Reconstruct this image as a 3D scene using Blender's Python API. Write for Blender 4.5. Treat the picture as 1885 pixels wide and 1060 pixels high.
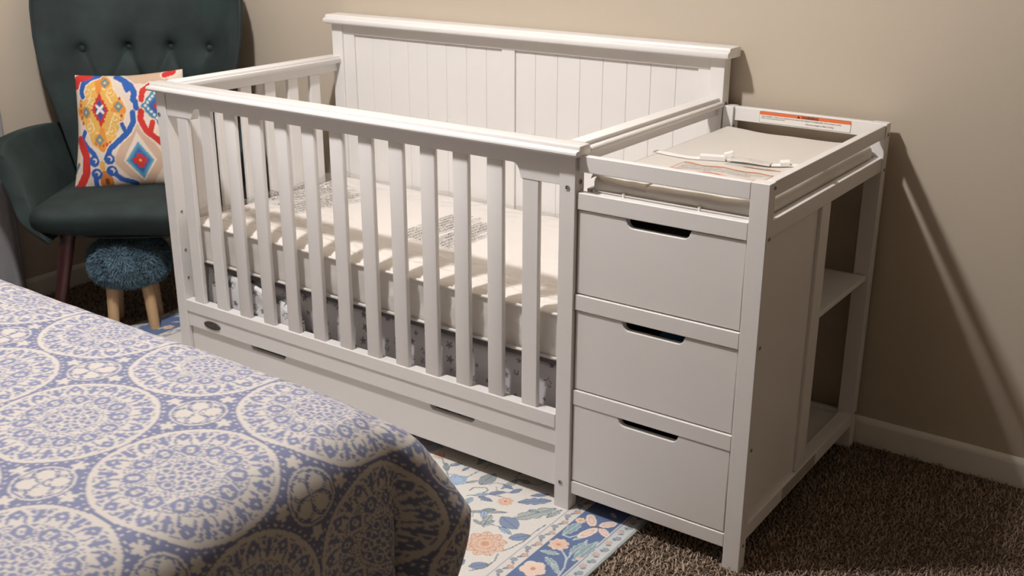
import bpy, bmesh, math, random
import numpy as np
from mathutils import Vector, Matrix

for o in list(bpy.data.objects):
    bpy.data.objects.remove(o)
scene = bpy.context.scene
col = scene.collection
rng = np.random.default_rng(7)
random.seed(7)

# ------------------------------------------------------------------ camera
cam_d = bpy.data.cameras.new('camera')
cam = bpy.data.objects.new('camera', cam_d)
col.objects.link(cam)
scene.camera = cam
F_PX, CX, CY, CZ, YAW, PITCH, ROLL = 2014.07, 2.5675, -1.9024, 1.3589, -0.6175, 0.3455, 0.0022
d = Vector((math.sin(YAW) * math.cos(PITCH), math.cos(YAW) * math.cos(PITCH), -math.sin(PITCH)))
r = Vector((math.cos(YAW), -math.sin(YAW), 0))
u = r.cross(d)
r2 = r * math.cos(ROLL) + u * math.sin(ROLL)
u2 = -r * math.sin(ROLL) + u * math.cos(ROLL)
M = Matrix((r2, u2, -d)).transposed().to_4x4()
M.translation = (CX, CY, CZ)
cam.matrix_world = M
cam_d.sensor_fit = 'HORIZONTAL'
cam_d.sensor_width = 36
cam_d.lens = F_PX / 1885 * 36
cam_d.clip_start = 0.05
cam_d.dof.use_dof = True
cam_d.dof.focus_distance = 2.45
cam_d.dof.aperture_fstop = 7.0

# ------------------------------------------------------------------ world, exposure
w = bpy.data.worlds.new('world')
scene.world = w
w.use_nodes = True
w.node_tree.nodes['Background'].inputs[0].default_value = (0.02, 0.017, 0.014, 1)
w.node_tree.nodes['Background'].inputs[1].default_value = 0.3
scene.view_settings.view_transform = 'Standard'
scene.view_settings.look = 'None'
scene.view_settings.gamma = 1
scene.view_settings.use_curve_mapping = False
scene.view_settings.exposure = 0.0
LAMP_POS = (0.69, -0.82, 2.68)
LAMP_POWER = 196.0
LAMP_COL = (1.0, 0.985, 0.985)

# ------------------------------------------------------------------ helpers
def lin(c):
    c = np.asarray(c, float) / 255.0
    return np.where(c <= 0.04045, c / 12.92, ((c + 0.055) / 1.055) ** 2.4)

def L4(c):
    v = lin(c)
    return (float(v[0]), float(v[1]), float(v[2]), 1.0)

def mat(name, color, rough=0.5, bump=0.0, scale=200.0, var=0.0, vscale=30.0, metal=0.0, spec=0.5,
        sheen=0.0, attr=None, coat=0.0):
    m = bpy.data.materials.new(name)
    m.use_nodes = True
    nt = m.node_tree
    b = nt.nodes['Principled BSDF']
    b.inputs['Roughness'].default_value = rough
    b.inputs['Metallic'].default_value = metal
    b.inputs['Specular IOR Level'].default_value = spec
    b.inputs['Coat Weight'].default_value = coat
    if sheen:
        b.inputs['Sheen Weight'].default_value = sheen
        b.inputs['Sheen Roughness'].default_value = 0.45
    tc = nt.nodes.new('ShaderNodeTexCoord')
    src = None
    if attr:
        a = nt.nodes.new('ShaderNodeAttribute')
        a.attribute_name = attr
        src = a.outputs['Color']
    if var > 0 or not attr:
        n = nt.nodes.new('ShaderNodeTexNoise')
        n.inputs['Scale'].default_value = vscale
        n.inputs['Detail'].default_value = 4
        nt.links.new(tc.outputs['Object'], n.inputs['Vector'])
        mx = nt.nodes.new('ShaderNodeMix')
        mx.data_type = 'RGBA'
        mx.blend_type = 'MULTIPLY'
        mr = nt.nodes.new('ShaderNodeMapRange')
        mr.inputs[1].default_value = 0.3
        mr.inputs[2].default_value = 0.7
        mr.inputs[3].default_value = 1.0 - var
        mr.inputs[4].default_value = 1.0
        nt.links.new(n.outputs[0], mr.inputs[0])
        mx.inputs[0].default_value = 1.0
        if src is not None:
            nt.links.new(src, mx.inputs[6])
        else:
            mx.inputs[6].default_value = L4(color)
        cmb = nt.nodes.new('ShaderNodeCombineColor')
        for k in range(3):
            nt.links.new(mr.outputs[0], cmb.inputs[k])
        nt.links.new(cmb.outputs[0], mx.inputs[7])
        src = mx.outputs[2]
    nt.links.new(src, b.inputs['Base Color'])
    if sheen and not attr:
        b.inputs['Sheen Tint'].default_value = L4([min(255, int(x * 1.6 + 30)) for x in color])
    if bump > 0:
        n2 = nt.nodes.new('ShaderNodeTexNoise')
        n2.inputs['Scale'].default_value = scale
        n2.inputs['Detail'].default_value = 3
        nt.links.new(tc.outputs['Object'], n2.inputs['Vector'])
        bp = nt.nodes.new('ShaderNodeBump')
        bp.inputs['Strength'].default_value = bump
        bp.inputs['Distance'].default_value = 0.002
        nt.links.new(n2.outputs[0], bp.inputs['Height'])
        nt.links.new(bp.outputs[0], b.inputs['Normal'])
    return m

WORLD_LOC = {}

def place(o, parent=None):
    WORLD_LOC[o.name] = o.location.copy()
    col.objects.link(o)
    if parent is not None:
        o.parent = parent
        o.matrix_parent_inverse = Matrix.Translation(-WORLD_LOC[parent.name])
    return o

def mesh_obj(name, verts, faces, m, parent=None, smooth=False, colors=None, sharp=None, matidx=None):
    verts = np.asarray(verts, float)
    c = np.array([(verts[:, 0].min() + verts[:, 0].max()) / 2, (verts[:, 1].min() + verts[:, 1].max()) / 2, verts[:, 2].min()])
    me = bpy.data.meshes.new(name)
    if isinstance(faces, np.ndarray):
        n, k = faces.shape
        me.vertices.add(len(verts))
        me.vertices.foreach_set('co', (verts - c).astype(np.float32).ravel())
        me.loops.add(n * k)
        me.loops.foreach_set('vertex_index', faces.astype(np.int32).ravel())
        me.polygons.add(n)
        me.polygons.foreach_set('loop_start', np.arange(0, n * k, k, dtype=np.int32))
        me.update(calc_edges=True)
        me.validate()
    else:
        me.from_pydata([tuple(v) for v in verts - c], [], faces)
    for mm in (m if isinstance(m, (list, tuple)) else [m]):
        me.materials.append(mm)
    if matidx is not None:
        me.polygons.foreach_set('material_index', np.asarray(matidx, np.int32))
    if smooth:
        me.polygons.foreach_set('use_smooth', np.ones(len(me.polygons), dtype=bool))
        if sharp is not None:
            me.set_sharp_from_angle(angle=math.radians(sharp))
    if colors is not None:
        a = me.color_attributes.new('Col', 'FLOAT_COLOR', 'POINT')
        cc = np.ones((len(verts), 4), np.float32)
        cc[:, :3] = colors
        a.data.foreach_set('color', cc.ravel())
    me.update()
    o = bpy.data.objects.new(name, me)
    o.location = Vector(c)
    return place(o, parent)

def bm_obj(name, bm, m, parent=None, smooth=False, sharp=None):
    bmesh.ops.recalc_face_normals(bm, faces=bm.faces[:])
    bm.verts.index_update()
    v = [tuple(x.co) for x in bm.verts]
    f = [[x.index for x in p.verts] for p in bm.faces]
    mi = [p.material_index for p in bm.faces]
    bm.free()
    o = mesh_obj(name, v, f, m, parent, smooth, sharp=sharp, matidx=mi)
    if smooth and sharp is None:
        wn = o.modifiers.new('weighted_normal', 'WEIGHTED_NORMAL')
        wn.weight = 100
        wn.mode = 'FACE_AREA'
    return o

def add_box(bm, x0, x1, y0, y1, z0, z1, bev=0.0, seg=2, mi=0):
    vs = [bm.verts.new((x, y, z)) for x in (x0, x1) for y in (y0, y1) for z in (z0, z1)]
    fs = []
    for q in ((0, 1, 3, 2), (4, 6, 7, 5), (0, 4, 5, 1), (2, 3, 7, 6), (0, 2, 6, 4), (1, 5, 7, 3)):
        f = bm.faces.new([vs[i] for i in q]); f.material_index = mi
        fs.append(f)
    if bev > 0:
        es = list({e for f in fs for e in f.edges})
        bmesh.ops.bevel(bm, geom=es, offset=bev, segments=seg, profile=0.5, affect='EDGES')

def box(name, x0, x1, y0, y1, z0, z1, m, parent=None, bev=0.0016):
    bm = bmesh.new()
    add_box(bm, x0, x1, y0, y1, z0, z1, bev)
    return bm_obj(name, bm, m, parent, smooth=True)

def add_prism(bm, pts, axis, a0, a1, bev=0.0, mi=0):
    """2-D outline pts extruded along axis: 'x' -> pts are (y,z), 'y' -> (x,z), 'z' -> (x,y)"""
    def P(p, a):
        return {'x': (a, p[0], p[1]), 'y': (p[0], a, p[1]), 'z': (p[0], p[1], a)}[axis]
    A = [bm.verts.new(P(p, a0)) for p in pts]
    B = [bm.verts.new(P(p, a1)) for p in pts]
    n = len(pts)
    f1 = bm.faces.new(A)
    f2 = bm.faces.new(list(reversed(B)))
    fs = [f1, f2]
    for i in range(n):
        fs.append(bm.faces.new((A[i], B[i], B[(i + 1) % n], A[(i + 1) % n])))
    for f in fs:
        f.material_index = mi
    if bev > 0:
        es = list({e for e in list(f1.edges) + list(f2.edges)})
        bmesh.ops.recalc_face_normals(bm, faces=fs)
        bmesh.ops.bevel(bm, geom=es, offset=bev, segments=2, profile=0.5, affect='EDGES')

def prism(name, pts, axis, a0, a1, m, parent=None, bev=0.0015, smooth=True, crisp=None):
    bm = bmesh.new()
    add_prism(bm, pts, axis, a0, a1, bev)
    return bm_obj(name, bm, m, parent, smooth=smooth, sharp=crisp)

def rbox_data(x0, x1, y0, y1, z0, z1, rad, nx, ny, nz, disp=None):
    """rounded box from a subdivided cube surface; returns verts, quad faces"""
    idx = {}
    V = []
    F = []
    def vid(i, j, k):
        key = (i, j, k)
        if key not in idx:
            idx[key] = len(V)
            V.append((i / nx, j / ny, k / nz))
        return idx[key]
    for i in range(nx):
        for j in range(ny):
            F.append((vid(i, j, 0), vid(i, j + 1, 0), vid(i + 1, j + 1, 0), vid(i + 1, j, 0)))
            F.append((vid(i, j, nz), vid(i + 1, j, nz), vid(i + 1, j + 1, nz), vid(i, j + 1, nz)))
    for i in range(nx):
        for k in range(nz):
            F.append((vid(i, 0, k), vid(i + 1, 0, k), vid(i + 1, 0, k + 1), vid(i, 0, k + 1)))
            F.append((vid(i, ny, k), vid(i, ny, k + 1), vid(i + 1, ny, k + 1), vid(i + 1, ny, k)))
    for j in range(ny):
        for k in range(nz):
            F.append((vid(0, j, k), vid(0, j, k + 1), vid(0, j + 1, k + 1), vid(0, j + 1, k)))
            F.append((vid(nx, j, k), vid(nx, j + 1, k), vid(nx, j + 1, k + 1), vid(nx, j, k + 1)))
    V = np.array(V)
    lo = np.array([x0, y0, z0]); hi = np.array([x1, y1, z1])
    p = lo + V * (hi - lo)
    rad = np.minimum(np.array(rad if np.ndim(rad) else (rad,) * 3, float), (hi - lo) / 2 - 1e-6)
    q = np.clip(p, lo + rad, hi - rad)
    dd = (p - q) / rad
    ln = np.linalg.norm(dd, axis=1)
    nn = dd / np.maximum(ln, 1e-9)[:, None]
    out = np.where(ln[:, None] > 1e-9, q + nn * rad, p)
    if disp is not None:
        out = disp(out, nn, V)
    return out, np.array(F)

def empty(name, loc):
    o = bpy.data.objects.new(name, None)
    o.empty_display_size = 0.1
    o.location = loc
    return place(o)

def tag(o, label, cat, group=None, kind=None):
    o['label'] = label
    o['category'] = cat
    if group:
        o['group'] = group
    if kind:
        o['kind'] = kind
    return o

def struct(o, label=None, cat=None):
    o['kind'] = 'structure'
    if label:
        o['label'] = label
        o['category'] = cat
    return o

def tube_data(pts, rads, n=10, cap=True):
    pts = [np.array(p, float) for p in pts]
    V = []; F = []
    m = len(pts)
    if np.ndim(rads) == 0:
        rads = [rads] * m
    ref = np.array([0.0, 0.0, 1.0])
    for i, p in enumerate(pts):
        t = pts[min(i + 1, m - 1)] - pts[max(i - 1, 0)]
        t = t / np.linalg.norm(t)
        rf = ref if abs(t @ ref) < 0.95 else np.array([1.0, 0, 0])
        a = np.cross(t, rf); a /= np.linalg.norm(a)
        b = np.cross(t, a)
        for k in range(n):
            th = 2 * math.pi * k / n
            V.append(p + rads[i] * (math.cos(th) * a + math.sin(th) * b))
    for i in range(m - 1):
        for k in range(n):
            F.append([i * n + k, i * n + (k + 1) % n, (i + 1) * n + (k + 1) % n, (i + 1) * n + k])
    if cap:
        F.append(list(range(n))[::-1])
        F.append([(m - 1) * n + k for k in range(n)])
    return V, F

def tube(name, pts, rads, m, parent=None, n=10):
    V, F = tube_data(pts, rads, n)
    return mesh_obj(name, V, F, m, parent, smooth=True, sharp=50)

def text_mesh(body, size, align='LEFT', spacing=1.0, bold=0.0):
    cu = bpy.data.curves.new('lettering', 'FONT')
    cu.body = body
    cu.size = size
    cu.align_x = align
    cu.space_line = spacing
    cu.resolution_u = 2
    cu.offset = bold
    ob = bpy.data.objects.new('lettering_tmp', cu)
    col.objects.link(ob)
    dg = bpy.context.evaluated_depsgraph_get()
    me = bpy.data.meshes.new_from_object(ob.evaluated_get(dg))
    v = np.array([tuple(x.co) for x in me.vertices]) if len(me.vertices) else np.zeros((1, 3))
    f = [list(p.vertices) for p in me.polygons]
    bpy.data.objects.remove(ob)
    bpy.data.meshes.remove(me)
    bpy.data.curves.remove(cu)
    return v, f

def text_obj(name, body, size, org, ax, ay, m, parent, align='LEFT', zf=None, spacing=1.0, bold=0.0):
    v, f = text_mesh(body, size, align, spacing, bold)
    org = np.array(org, float); ax = np.array(ax, float); ay = np.array(ay, float)
    p = org + v[:, :1] * ax + v[:, 1:2] * ay
    if zf is not None:
        p[:, 2] += zf(p[:, 0], p[:, 1])
    return mesh_obj(name, p, f, m, parent)

def vnoise(x, y, seed=0):
    """cheap smooth noise, -1..1"""
    r_ = np.random.default_rng(seed)
    s = np.zeros_like(np.asarray(x, float))
    for k in range(6):
        a, b, ph = r_.normal(0, 1), r_.normal(0, 1), r_.uniform(0, 6.28)
        s = s + np.sin(a * x + b * y + ph + 0.8 * np.sin(b * x * 0.7 - a * y * 0.6 + ph * 2))
    return s / 4.0

# ------------------------------------------------------------------ materials
M_WALL = mat('wall_paint', (190, 177, 159), 0.75, 0.12, 260, 0.02, 3)
M_CEIL = mat('ceiling_paint', (190, 180, 166), 0.9, 0.1, 120)
M_TRIM = mat('trim_paint', (226, 221, 212), 0.4, 0.0)
M_WHITE = mat('crib_white_paint', (229, 225, 222), 0.34, 0.015, 90, 0.015, 12)
M_INNER = mat('drawer_box_wood', (150, 136, 118), 0.6, 0.05, 80, 0.1, 20)
M_SCREW = mat('screw_steel', (178, 174, 172), 0.4, metal=0.35)
M_SCREWD = mat('screw_recess', (52, 48, 46), 0.5)
M_EMBLEM = mat('emblem_bronze', (74, 68, 64), 0.38, 0.1, 400, metal=0.4)
M_CARPET = mat('carpet_base', (98, 84, 70), 0.95, 0.6, 160, 0.3, 90)
M_TUFT = mat('carpet_tuft', (128, 108, 92), 0.95, attr='Col')
M_PAINTED = mat('printed_cloth', (255, 255, 255), 0.85, 0.25, 900, 0.06, 200, attr='Col')
M_RUG = mat('printed_rug', (255, 255, 255), 0.9, 0.3, 700, 0.10, 220, attr='Col')
M_SPREAD = mat('printed_bedspread', (255, 255, 255), 0.8, 0.2, 600, 0.04, 120, sheen=0.1, attr='Col')
M_VELVET = mat('green_velvet', (27, 44, 43), 0.78, 0.2, 45, 0.6, 10, sheen=0.16)
M_VELVETD = mat('green_velvet_piping', (22, 32, 34), 0.75, 0.1, 200, sheen=0.2)
M_MAHOG = mat('dark_red_wood', (58, 26, 24), 0.35, 0.05, 40, 0.3, 14)
M_OAK = mat('pale_wood', (214, 176, 132), 0.45, 0.05, 40, 0.15, 25)
M_FUR = mat('teal_fur', (88, 128, 148), 0.9, sheen=0.3, attr='Col')
M_FURB = mat('teal_fur_base', (66, 98, 116), 0.95, 0.5, 150, 0.3, 50)
M_MATT = mat('mattress_vinyl', (243, 237, 231), 0.5, 0.05, 120, 0.02, 10)
M_PIPE = mat('mattress_piping', (232, 226, 220), 0.45)
M_PAD = mat('pad_vinyl', (214, 208, 200), 0.45, 0.08, 120, 0.02, 10)
M_STRAP = mat('strap_white', (244, 240, 236), 0.4)
M_INK = mat('grey_ink', (92, 86, 84), 0.8)
M_INKB = mat('bag_ink', (84, 79, 77), 0.8)
M_INKD = mat('dark_ink', (50, 44, 42), 0.8)
M_ORANGE = mat('orange_print', (226, 112, 62), 0.6)
M_ORANGEL = mat('pale_orange_print', (222, 142, 100), 0.7)
M_LABEL = mat('white_sticker', (236, 232, 226), 0.45)
M_STICK = mat('grey_sticker', (176, 170, 160), 0.5, 0.0, var=0.2, vscale=120)
M_CURTAIN = mat('grey_curtain', (140, 138, 140), 0.9, 0.3, 300, 0.1, 60)
M_MATTFAB = mat('bed_ticking', (190, 186, 182), 0.9)
M_WOODD = mat('bed_frame_wood', (70, 52, 42), 0.5, 0.05, 40, 0.2, 12)
M_BLUE = mat('blue_fleece', (40, 92, 140), 0.9, 0.3, 120, 0.2, 40)
M_GREYC = mat('grey_cloth', (120, 114, 114), 0.9, 0.3, 120, 0.3, 40)
M_BRONZE = mat('lamp_bronze', (70, 58, 48), 0.4, metal=0.7)

def film_mat():
    m = bpy.data.materials.new('clear_plastic_film')
    m.use_nodes = True
    nt = m.node_tree
    nt.nodes.clear()
    out = nt.nodes.new('ShaderNodeOutputMaterial')
    tr = nt.nodes.new('ShaderNodeBsdfTransparent')
    tr.inputs[0].default_value = (0.99, 0.988, 0.985, 1)
    gl = nt.nodes.new('ShaderNodeBsdfGlossy')
    gl.inputs['Roughness'].default_value = 0.09
    lw = nt.nodes.new('ShaderNodeLayerWeight')
    pw = nt.nodes.new('ShaderNodeMath'); pw.operation = 'POWER'; pw.inputs[1].default_value = 4.0
    fr = nt.nodes.new('ShaderNodeMath'); fr.operation = 'MULTIPLY_ADD'; fr.inputs[1].default_value = 0.45; fr.inputs[2].default_value = 0.10
    nt.links.new(lw.outputs['Facing'], pw.inputs[0]); nt.links.new(pw.outputs[0], fr.inputs[0])
    mx = nt.nodes.new('ShaderNodeMixShader')
    tc = nt.nodes.new('ShaderNodeTexCoord')
    n = nt.nodes.new('ShaderNodeTexNoise')
    n.inputs['Scale'].default_value = 22
    n.inputs['Detail'].default_value = 2
    n.inputs['Distortion'].default_value = 1.2
    bp = nt.nodes.new('ShaderNodeBump')
    bp.inputs['Strength'].default_value = 0.35
    bp.inputs['Distance'].default_value = 0.010
    nt.links.new(tc.outputs['Object'], n.inputs['Vector'])
    nt.links.new(n.outputs[0], bp.inputs['Height'])
    nt.links.new(bp.outputs[0], gl.inputs['Normal'])
    nt.links.new(fr.outputs[0], mx.inputs[0])
    nt.links.new(tr.outputs[0], mx.inputs[1])
    nt.links.new(gl.outputs[0], mx.inputs[2])
    nt.links.new(mx.outputs[0], out.inputs[0])
    return m
M_FILM = film_mat()

# ------------------------------------------------------------------ room
WX0, WX1, WY0, WY1, H = -0.96, 5.2, -5.2, 0.75, 2.82
struct(box('floor', WX0 - .1, WX1 + .1, WY0 - .1, WY1 + .1, -0.06, -0.010, M_CARPET, bev=0), 'brown carpeted bedroom floor', 'floor')
struct(box('ceiling', WX0 - .1, WX1 + .1, WY0 - .1, WY1 + .1, H, H + 0.05, M_CEIL, bev=0), 'off white ceiling above the bedroom', 'ceiling')
struct(box('wall_back', WX0 - .1, WX1 + .1, WY1, WY1 + .1, -0.01, H, M_WALL, bev=0), 'beige painted wall behind the crib', 'wall')
struct(box('wall_left', WX0 - .1, WX0, WY0, WY1, -0.01, H, M_WALL, bev=0), 'beige painted wall behind the green armchair', 'wall')
struct(box('wall_right', WX1, WX1 + .1, WY0, WY1, -0.01, H, M_WALL, bev=0), 'beige painted wall opposite the armchair', 'wall')
struct(box('wall_front', WX0, WX1, WY0 - .1, WY0, -0.01, H, M_WALL, bev=0), 'beige painted wall behind the camera', 'wall')
BBH = 0.078
bbp = [(0, 0), (0.0125, 0), (0.0125, 0.060), (0.0105, 0.064), (0.0105, 0.068), (0.0075, 0.0725), (0.004, BBH), (0, BBH)]
struct(prism('baseboard_back', [(WY1 - a, z - 0.008) for a, z in bbp], 'x', WX0, WX1, M_TRIM, bev=0), 'white moulded baseboard along the wall behind the crib', 'baseboard')
struct(prism('baseboard_left', [(WX0 + a, z - 0.008) for a, z in bbp], 'y', WY0, WY1 - 0.0126, M_TRIM, bev=0), 'white moulded baseboard behind the green armchair', 'baseboard')

# ------------------------------------------------------------------ ceiling lamp (out of view, lights the room)
lamp = tag(empty('ceiling_lamp', (LAMP_POS[0], LAMP_POS[1], H)), 'bronze ceiling lamp with an open round shade over the bed', 'lamp')
bm = bmesh.new()
bmesh.ops.create_cone(bm, cap_ends=True, segments=32, radius1=0.075, radius2=0.06, depth=0.035, matrix=Matrix.Translation((LAMP_POS[0], LAMP_POS[1], H - 0.0175)))
bm_obj('canopy', bm, M_BRONZE, lamp, smooth=True)
prof = [(0.02, H - 0.035), (0.10, H - 0.05), (0.15, H - 0.085), (0.155, H - 0.09), (0.148, H - 0.088), (0.098, H - 0.055), (0.02, H - 0.041)]
V = []; Fc = []
NS = 40
for (rr, zz) in prof:
    for k in range(NS):
        V.append((LAMP_POS[0] + rr * math.cos(2 * math.pi * k / NS), LAMP_POS[1] + rr * math.sin(2 * math.pi * k / NS), zz))
for i in range(len(prof)):
    j = (i + 1) % len(prof)
    for k in range(NS):
        Fc.append((i * NS + k, i * NS + (k + 1) % NS, j * NS + (k + 1) % NS, j * NS + k))
mesh_obj('shade', V, Fc, M_LABEL, lamp, smooth=True)
ld = bpy.data.lights.new('lamp_light', 'POINT')
ld.energy = LAMP_POWER
ld.color = LAMP_COL
ld.shadow_soft_size = 0.07
lo = bpy.data.objects.new('lamp_light', ld)
lo.location = LAMP_POS
place(lo, lamp)

# ------------------------------------------------------------------ crib with changing table
crib = tag(empty('crib', (0.9, 0.36, 0.0)), 'white wooden slatted baby crib with attached changing table and drawers', 'crib')
W = M_WHITE

def screw(parent, c, axis, rad=0.0062):
    """countersunk bolt: steel ring with dark recess, facing -axis or +axis"""
    ax = {'-y': (0, -1, 0), '+x': (1, 0, 0)}[axis]
    bm = bmesh.new()
    prof = [(rad, 0.0), (rad * 0.92, 0.0012), (rad * 0.62, 0.0012), (rad * 0.55, 0.0002), (rad * 0.3, 0.0002)]
    rings = []
    n = 16
    for (rr, h) in prof:
        ring = []
        for k in range(n):
            a = 2 * math.pi * k / n
            if axis == '-y':
                p = (c[0] + rr * math.cos(a), c[1] - h, c[2] + rr * math.sin(a))
            else:
                p = (c[0] + h, c[1] + rr * math.cos(a), c[2] + rr * math.sin(a))
            ring.append(bm.verts.new(p))
        rings.append(ring)
    for i in range(len(rings) - 1):
        for k in range(n):
            f = bm.faces.new((rings[i][k], rings[i][(k + 1) % n], rings[i + 1][(k + 1) % n], rings[i + 1][k]))
            f.material_index = 0 if i < 2 else 1
    f = bm.faces.new(rings[-1]); f.material_index = 0
    return bm_obj('screw', bm, [M_SCREW, M_SCREWD], parent)

# front legs
PW = 0.040
box('leg', 0.0, PW - 0.001, 0.0, 0.036, -0.001, 0.845, W, crib)
box('leg', 1.339, 1.379, 0.0, 0.036, -0.001, 0.845, W, crib)
screw(crib, (1.360, -0.0003, 0.775), '-y'); screw(crib, (1.356, -0.0003, 0.067), '-y'); screw(crib, (0.010, -0.0003, 0.780), '-y')
screw(crib, (1.3793, 0.020, 0.787), '+x')
# front top rail with scrolled brackets
def cove(x0, z0, x1, z1, n=8):
    # concave quarter from (x0,z0) up to (x1,z1)
    return [(x0 + (x1 - x0) * (1 - math.cos(t)), z0 + (z1 - z0) * math.sin(t)) for t in np.linspace(0, math.pi / 2, n)]
pts = [(0.0405, 0.845), (0.0405, 0.779), (0.142, 0.779), (0.144, 0.787)] + cove(0.146, 0.787, 0.166, 0.810) + \
      [(x, z) for x, z in reversed([(1.379 - a, b) for a, b in cove(0.146, 0.787, 0.166, 0.810)])] + \
      [(1.379 - 0.144, 0.787), (1.379 - 0.142, 0.777), (1.3385, 0.777), (1.3385, 0.845)]
prism('top_rail', pts, 'y', 0.003, 0.028, W, crib, bev=0.0015)

CAP = [(-0.012, 0.8452), (-0.0180, 0.8465), (-0.0212, 0.8510), (-0.0205, 0.8555), (-0.0170, 0.8588), (-0.0085, 0.8596), (-0.0068, 0.8600), (-0.0066, 0.8650),
       (-0.0040, 0.8682), (0.030, 0.8686), (0.0355, 0.8665), (0.0365, 0.8605), (0.0400, 0.8590), (0.0400, 0.8500), (0.0370, 0.8452)]
prism('rail_cap', CAP, 'x', -0.014, 1.393, W, crib, bev=0.004, crisp=38)
# slats
SX = [0.076, 0.172, 0.270, 0.369, 0.468, 0.567, 0.666, 0.762, 0.857, 0.954, 1.048, 1.144, 1.239]
SX = [0.0765 + 0.09693 * k for k in range(13)]
slat_me = None
for k, sx in enumerate(SX):
    zt = 0.812
    if k == 0 or k == 12:
        zt = 0.782
    if slat_me is None or k in (0, 12):
        s = box('slat', sx, sx + 0.0435, 0.0045, 0.0185, 0.2345, zt, W, crib, bev=0.003)
        if k == 1:
            slat_me = s.data
    else:
        s = bpy.data.objects.new('slat', slat_me)
        s.location = (sx + 0.0435 / 2, 0.0115, 0.2345)
        place(s, crib)
    if k == 0:
        slat_me = None
# lower front boards
box('bottom_rail', 0.0395, 1.3385, 0.000, 0.030, 0.2000, 0.2365, W, crib, bev=0.0025)
box('drawer_rail', 0.0395, 1.3385, 0.0035, 0.026, 0.1545, 0.1995, W, crib, bev=0.0015)
# oval emblem
bm = bmesh.new()
n = 40
def ell(rx, rz, y):
    return [bm.verts.new((0.147 + rx * math.cos(2 * math.pi * k / n), y, 0.1765 + rz * math.sin(2 * math.pi * k / n))) for k in range(n)]
R_ = [ell(0.0345, 0.0118, 0.0034), ell(0.0345, 0.0118, 0.0008), ell(0.0325, 0.0102, 0.0002), ell(0.0305, 0.0085, 0.0006), ell(0.0298, 0.008, 0.0014)]
for i in range(len(R_) - 1):
    for k in range(n):
        bm.faces.new((R_[i][k], R_[i][(k + 1) % n], R_[i + 1][(k + 1) % n], R_[i + 1][k]))
bm.faces.new(R_[-1])
em = bm_obj('emblem_plate', bm, M_EMBLEM, crib, smooth=True)
em['label'] = 'dark oval metal maker plate'

def notch_outline(x0, x1, z0, z1, cuts, depth, shoulder=0.014):
    """rectangle with finger notches with rounded lower corners cut into the top edge"""
    p = [(x0, z0), (x0, z1)]
    for (a, b) in cuts:
        p.append((a, z1))
        p += [(a + 0.003 + shoulder * (1 - math.cos(t)), z1 - depth * 0.25 - depth * 0.75 * math.sin(t)) for t in np.linspace(0.1, math.pi / 2, 6)]
        p += [(b - 0.003 - shoulder * (1 - math.cos(t)), z1 - depth * 0.25 - depth * 0.75 * math.sin(t)) for t in np.linspace(math.pi / 2, 0.1, 6)]
        p.append((b, z1))
    p += [(x1, z1), (x1, z0)]
    return p

def drawer(name, x0, x1, y0, z0, z1, cuts, depth, ylen, parent, zback=0.02):
    bm = bmesh.new()
    add_prism(bm, notch_outline(x0, x1, z0, z1, cuts, depth), 'y', y0, y0 + 0.016, bev=0.0018)
    # box behind the front
    add_box(bm, x0 + 0.012, x0 + 0.022, y0 + 0.0165, y0 + ylen, z0 + 0.01, z1 - 0.045, 0, mi=1)
    add_box(bm, x1 - 0.022, x1 - 0.012, y0 + 0.0165, y0 + ylen, z0 + 0.01, z1 - 0.045, 0, mi=1)
    add_box(bm, x0 + 0.022, x1 - 0.022, y0 + ylen - 0.01, y0 + ylen, z0 + 0.01, z1 - 0.045, 0, mi=1)
    add_box(bm, x0 + 0.022, x1 - 0.022, y0 + 0.0165, y0 + ylen - 0.01, z0 + 0.01, z0 + 0.016, 0, mi=1)
    return bm_obj(name, bm, [W, M_INNER], parent, smooth=True)

drawer('drawer', 0.0425, 1.3365, 0.0125, 0.045, 0.1575, [(0.292, 0.441), (0.951, 1.099)], 0.0205, 0.60, crib)

# headboard
HB = prism('headboard', [(0.0565, 0.9375), (0.0565, 0.9675), (1.3465, 0.9675), (1.3465, 0.9375)], 'y', 0.695, 0.722, W, crib)
box('leg', 0.0125, 0.056, 0.690, 0.727, -0.001, 0.968, W, crib)
box('leg', 1.347, 1.386, 0.690, 0.727, -0.001, 0.968, W, crib)
box('headboard_stile', 0.0565, 0.1025, 0.6965, 0.720, 0.20, 0.937, W, HB, bev=0.001)
box('headboard_stile', 0.6840, 0.7290, 0.6965, 0.720, 0.20, 0.937, W, HB, bev=0.001)
box('headboard_stile', 1.3100, 1.3465, 0.6965, 0.720, 0.20, 0.937, W, HB, bev=0.001)
box('headboard_bottom_rail', 0.0565, 1.3465, 0.695, 0.722, 0.155, 0.1995, W, HB)
PB = [0.1026, 0.173, 0.247, 0.322, 0.397, 0.473, 0.549, 0.623, 0.6839]
PB2 = [0.7291, 0.798, 0.873, 0.947, 1.021, 1.096, 1.169, 1.244, 1.3099]
for bnd in (PB, PB2):
    for a, b in zip(bnd[:-1], bnd[1:]):
        box('plank', a + 0.0002, b - 0.0002, 0.7025, 0.714, 0.20, 0.937, W, HB, bev=0.0016)
HC = [(0.672, 0.9685), (0.6655, 0.9720), (0.6640, 0.9780), (0.6655, 0.9830), (0.6710, 0.9860), (0.6755, 0.9865), (0.6765, 0.9920), (0.6800, 0.9955),
      (0.7350, 0.9965), (0.7410, 0.9940), (0.7430, 0.9860), (0.7430, 0.9720), (0.7410, 0.9685)]
prism('headboard_cap', [(y_, z_ + 0.001) for y_, z_ in HC], 'x', -0.002, 1.405, W, HB, bev=0.004, crisp=38)
screw(crib, (1.3863, 0.709, 0.852), '+x')

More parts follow.
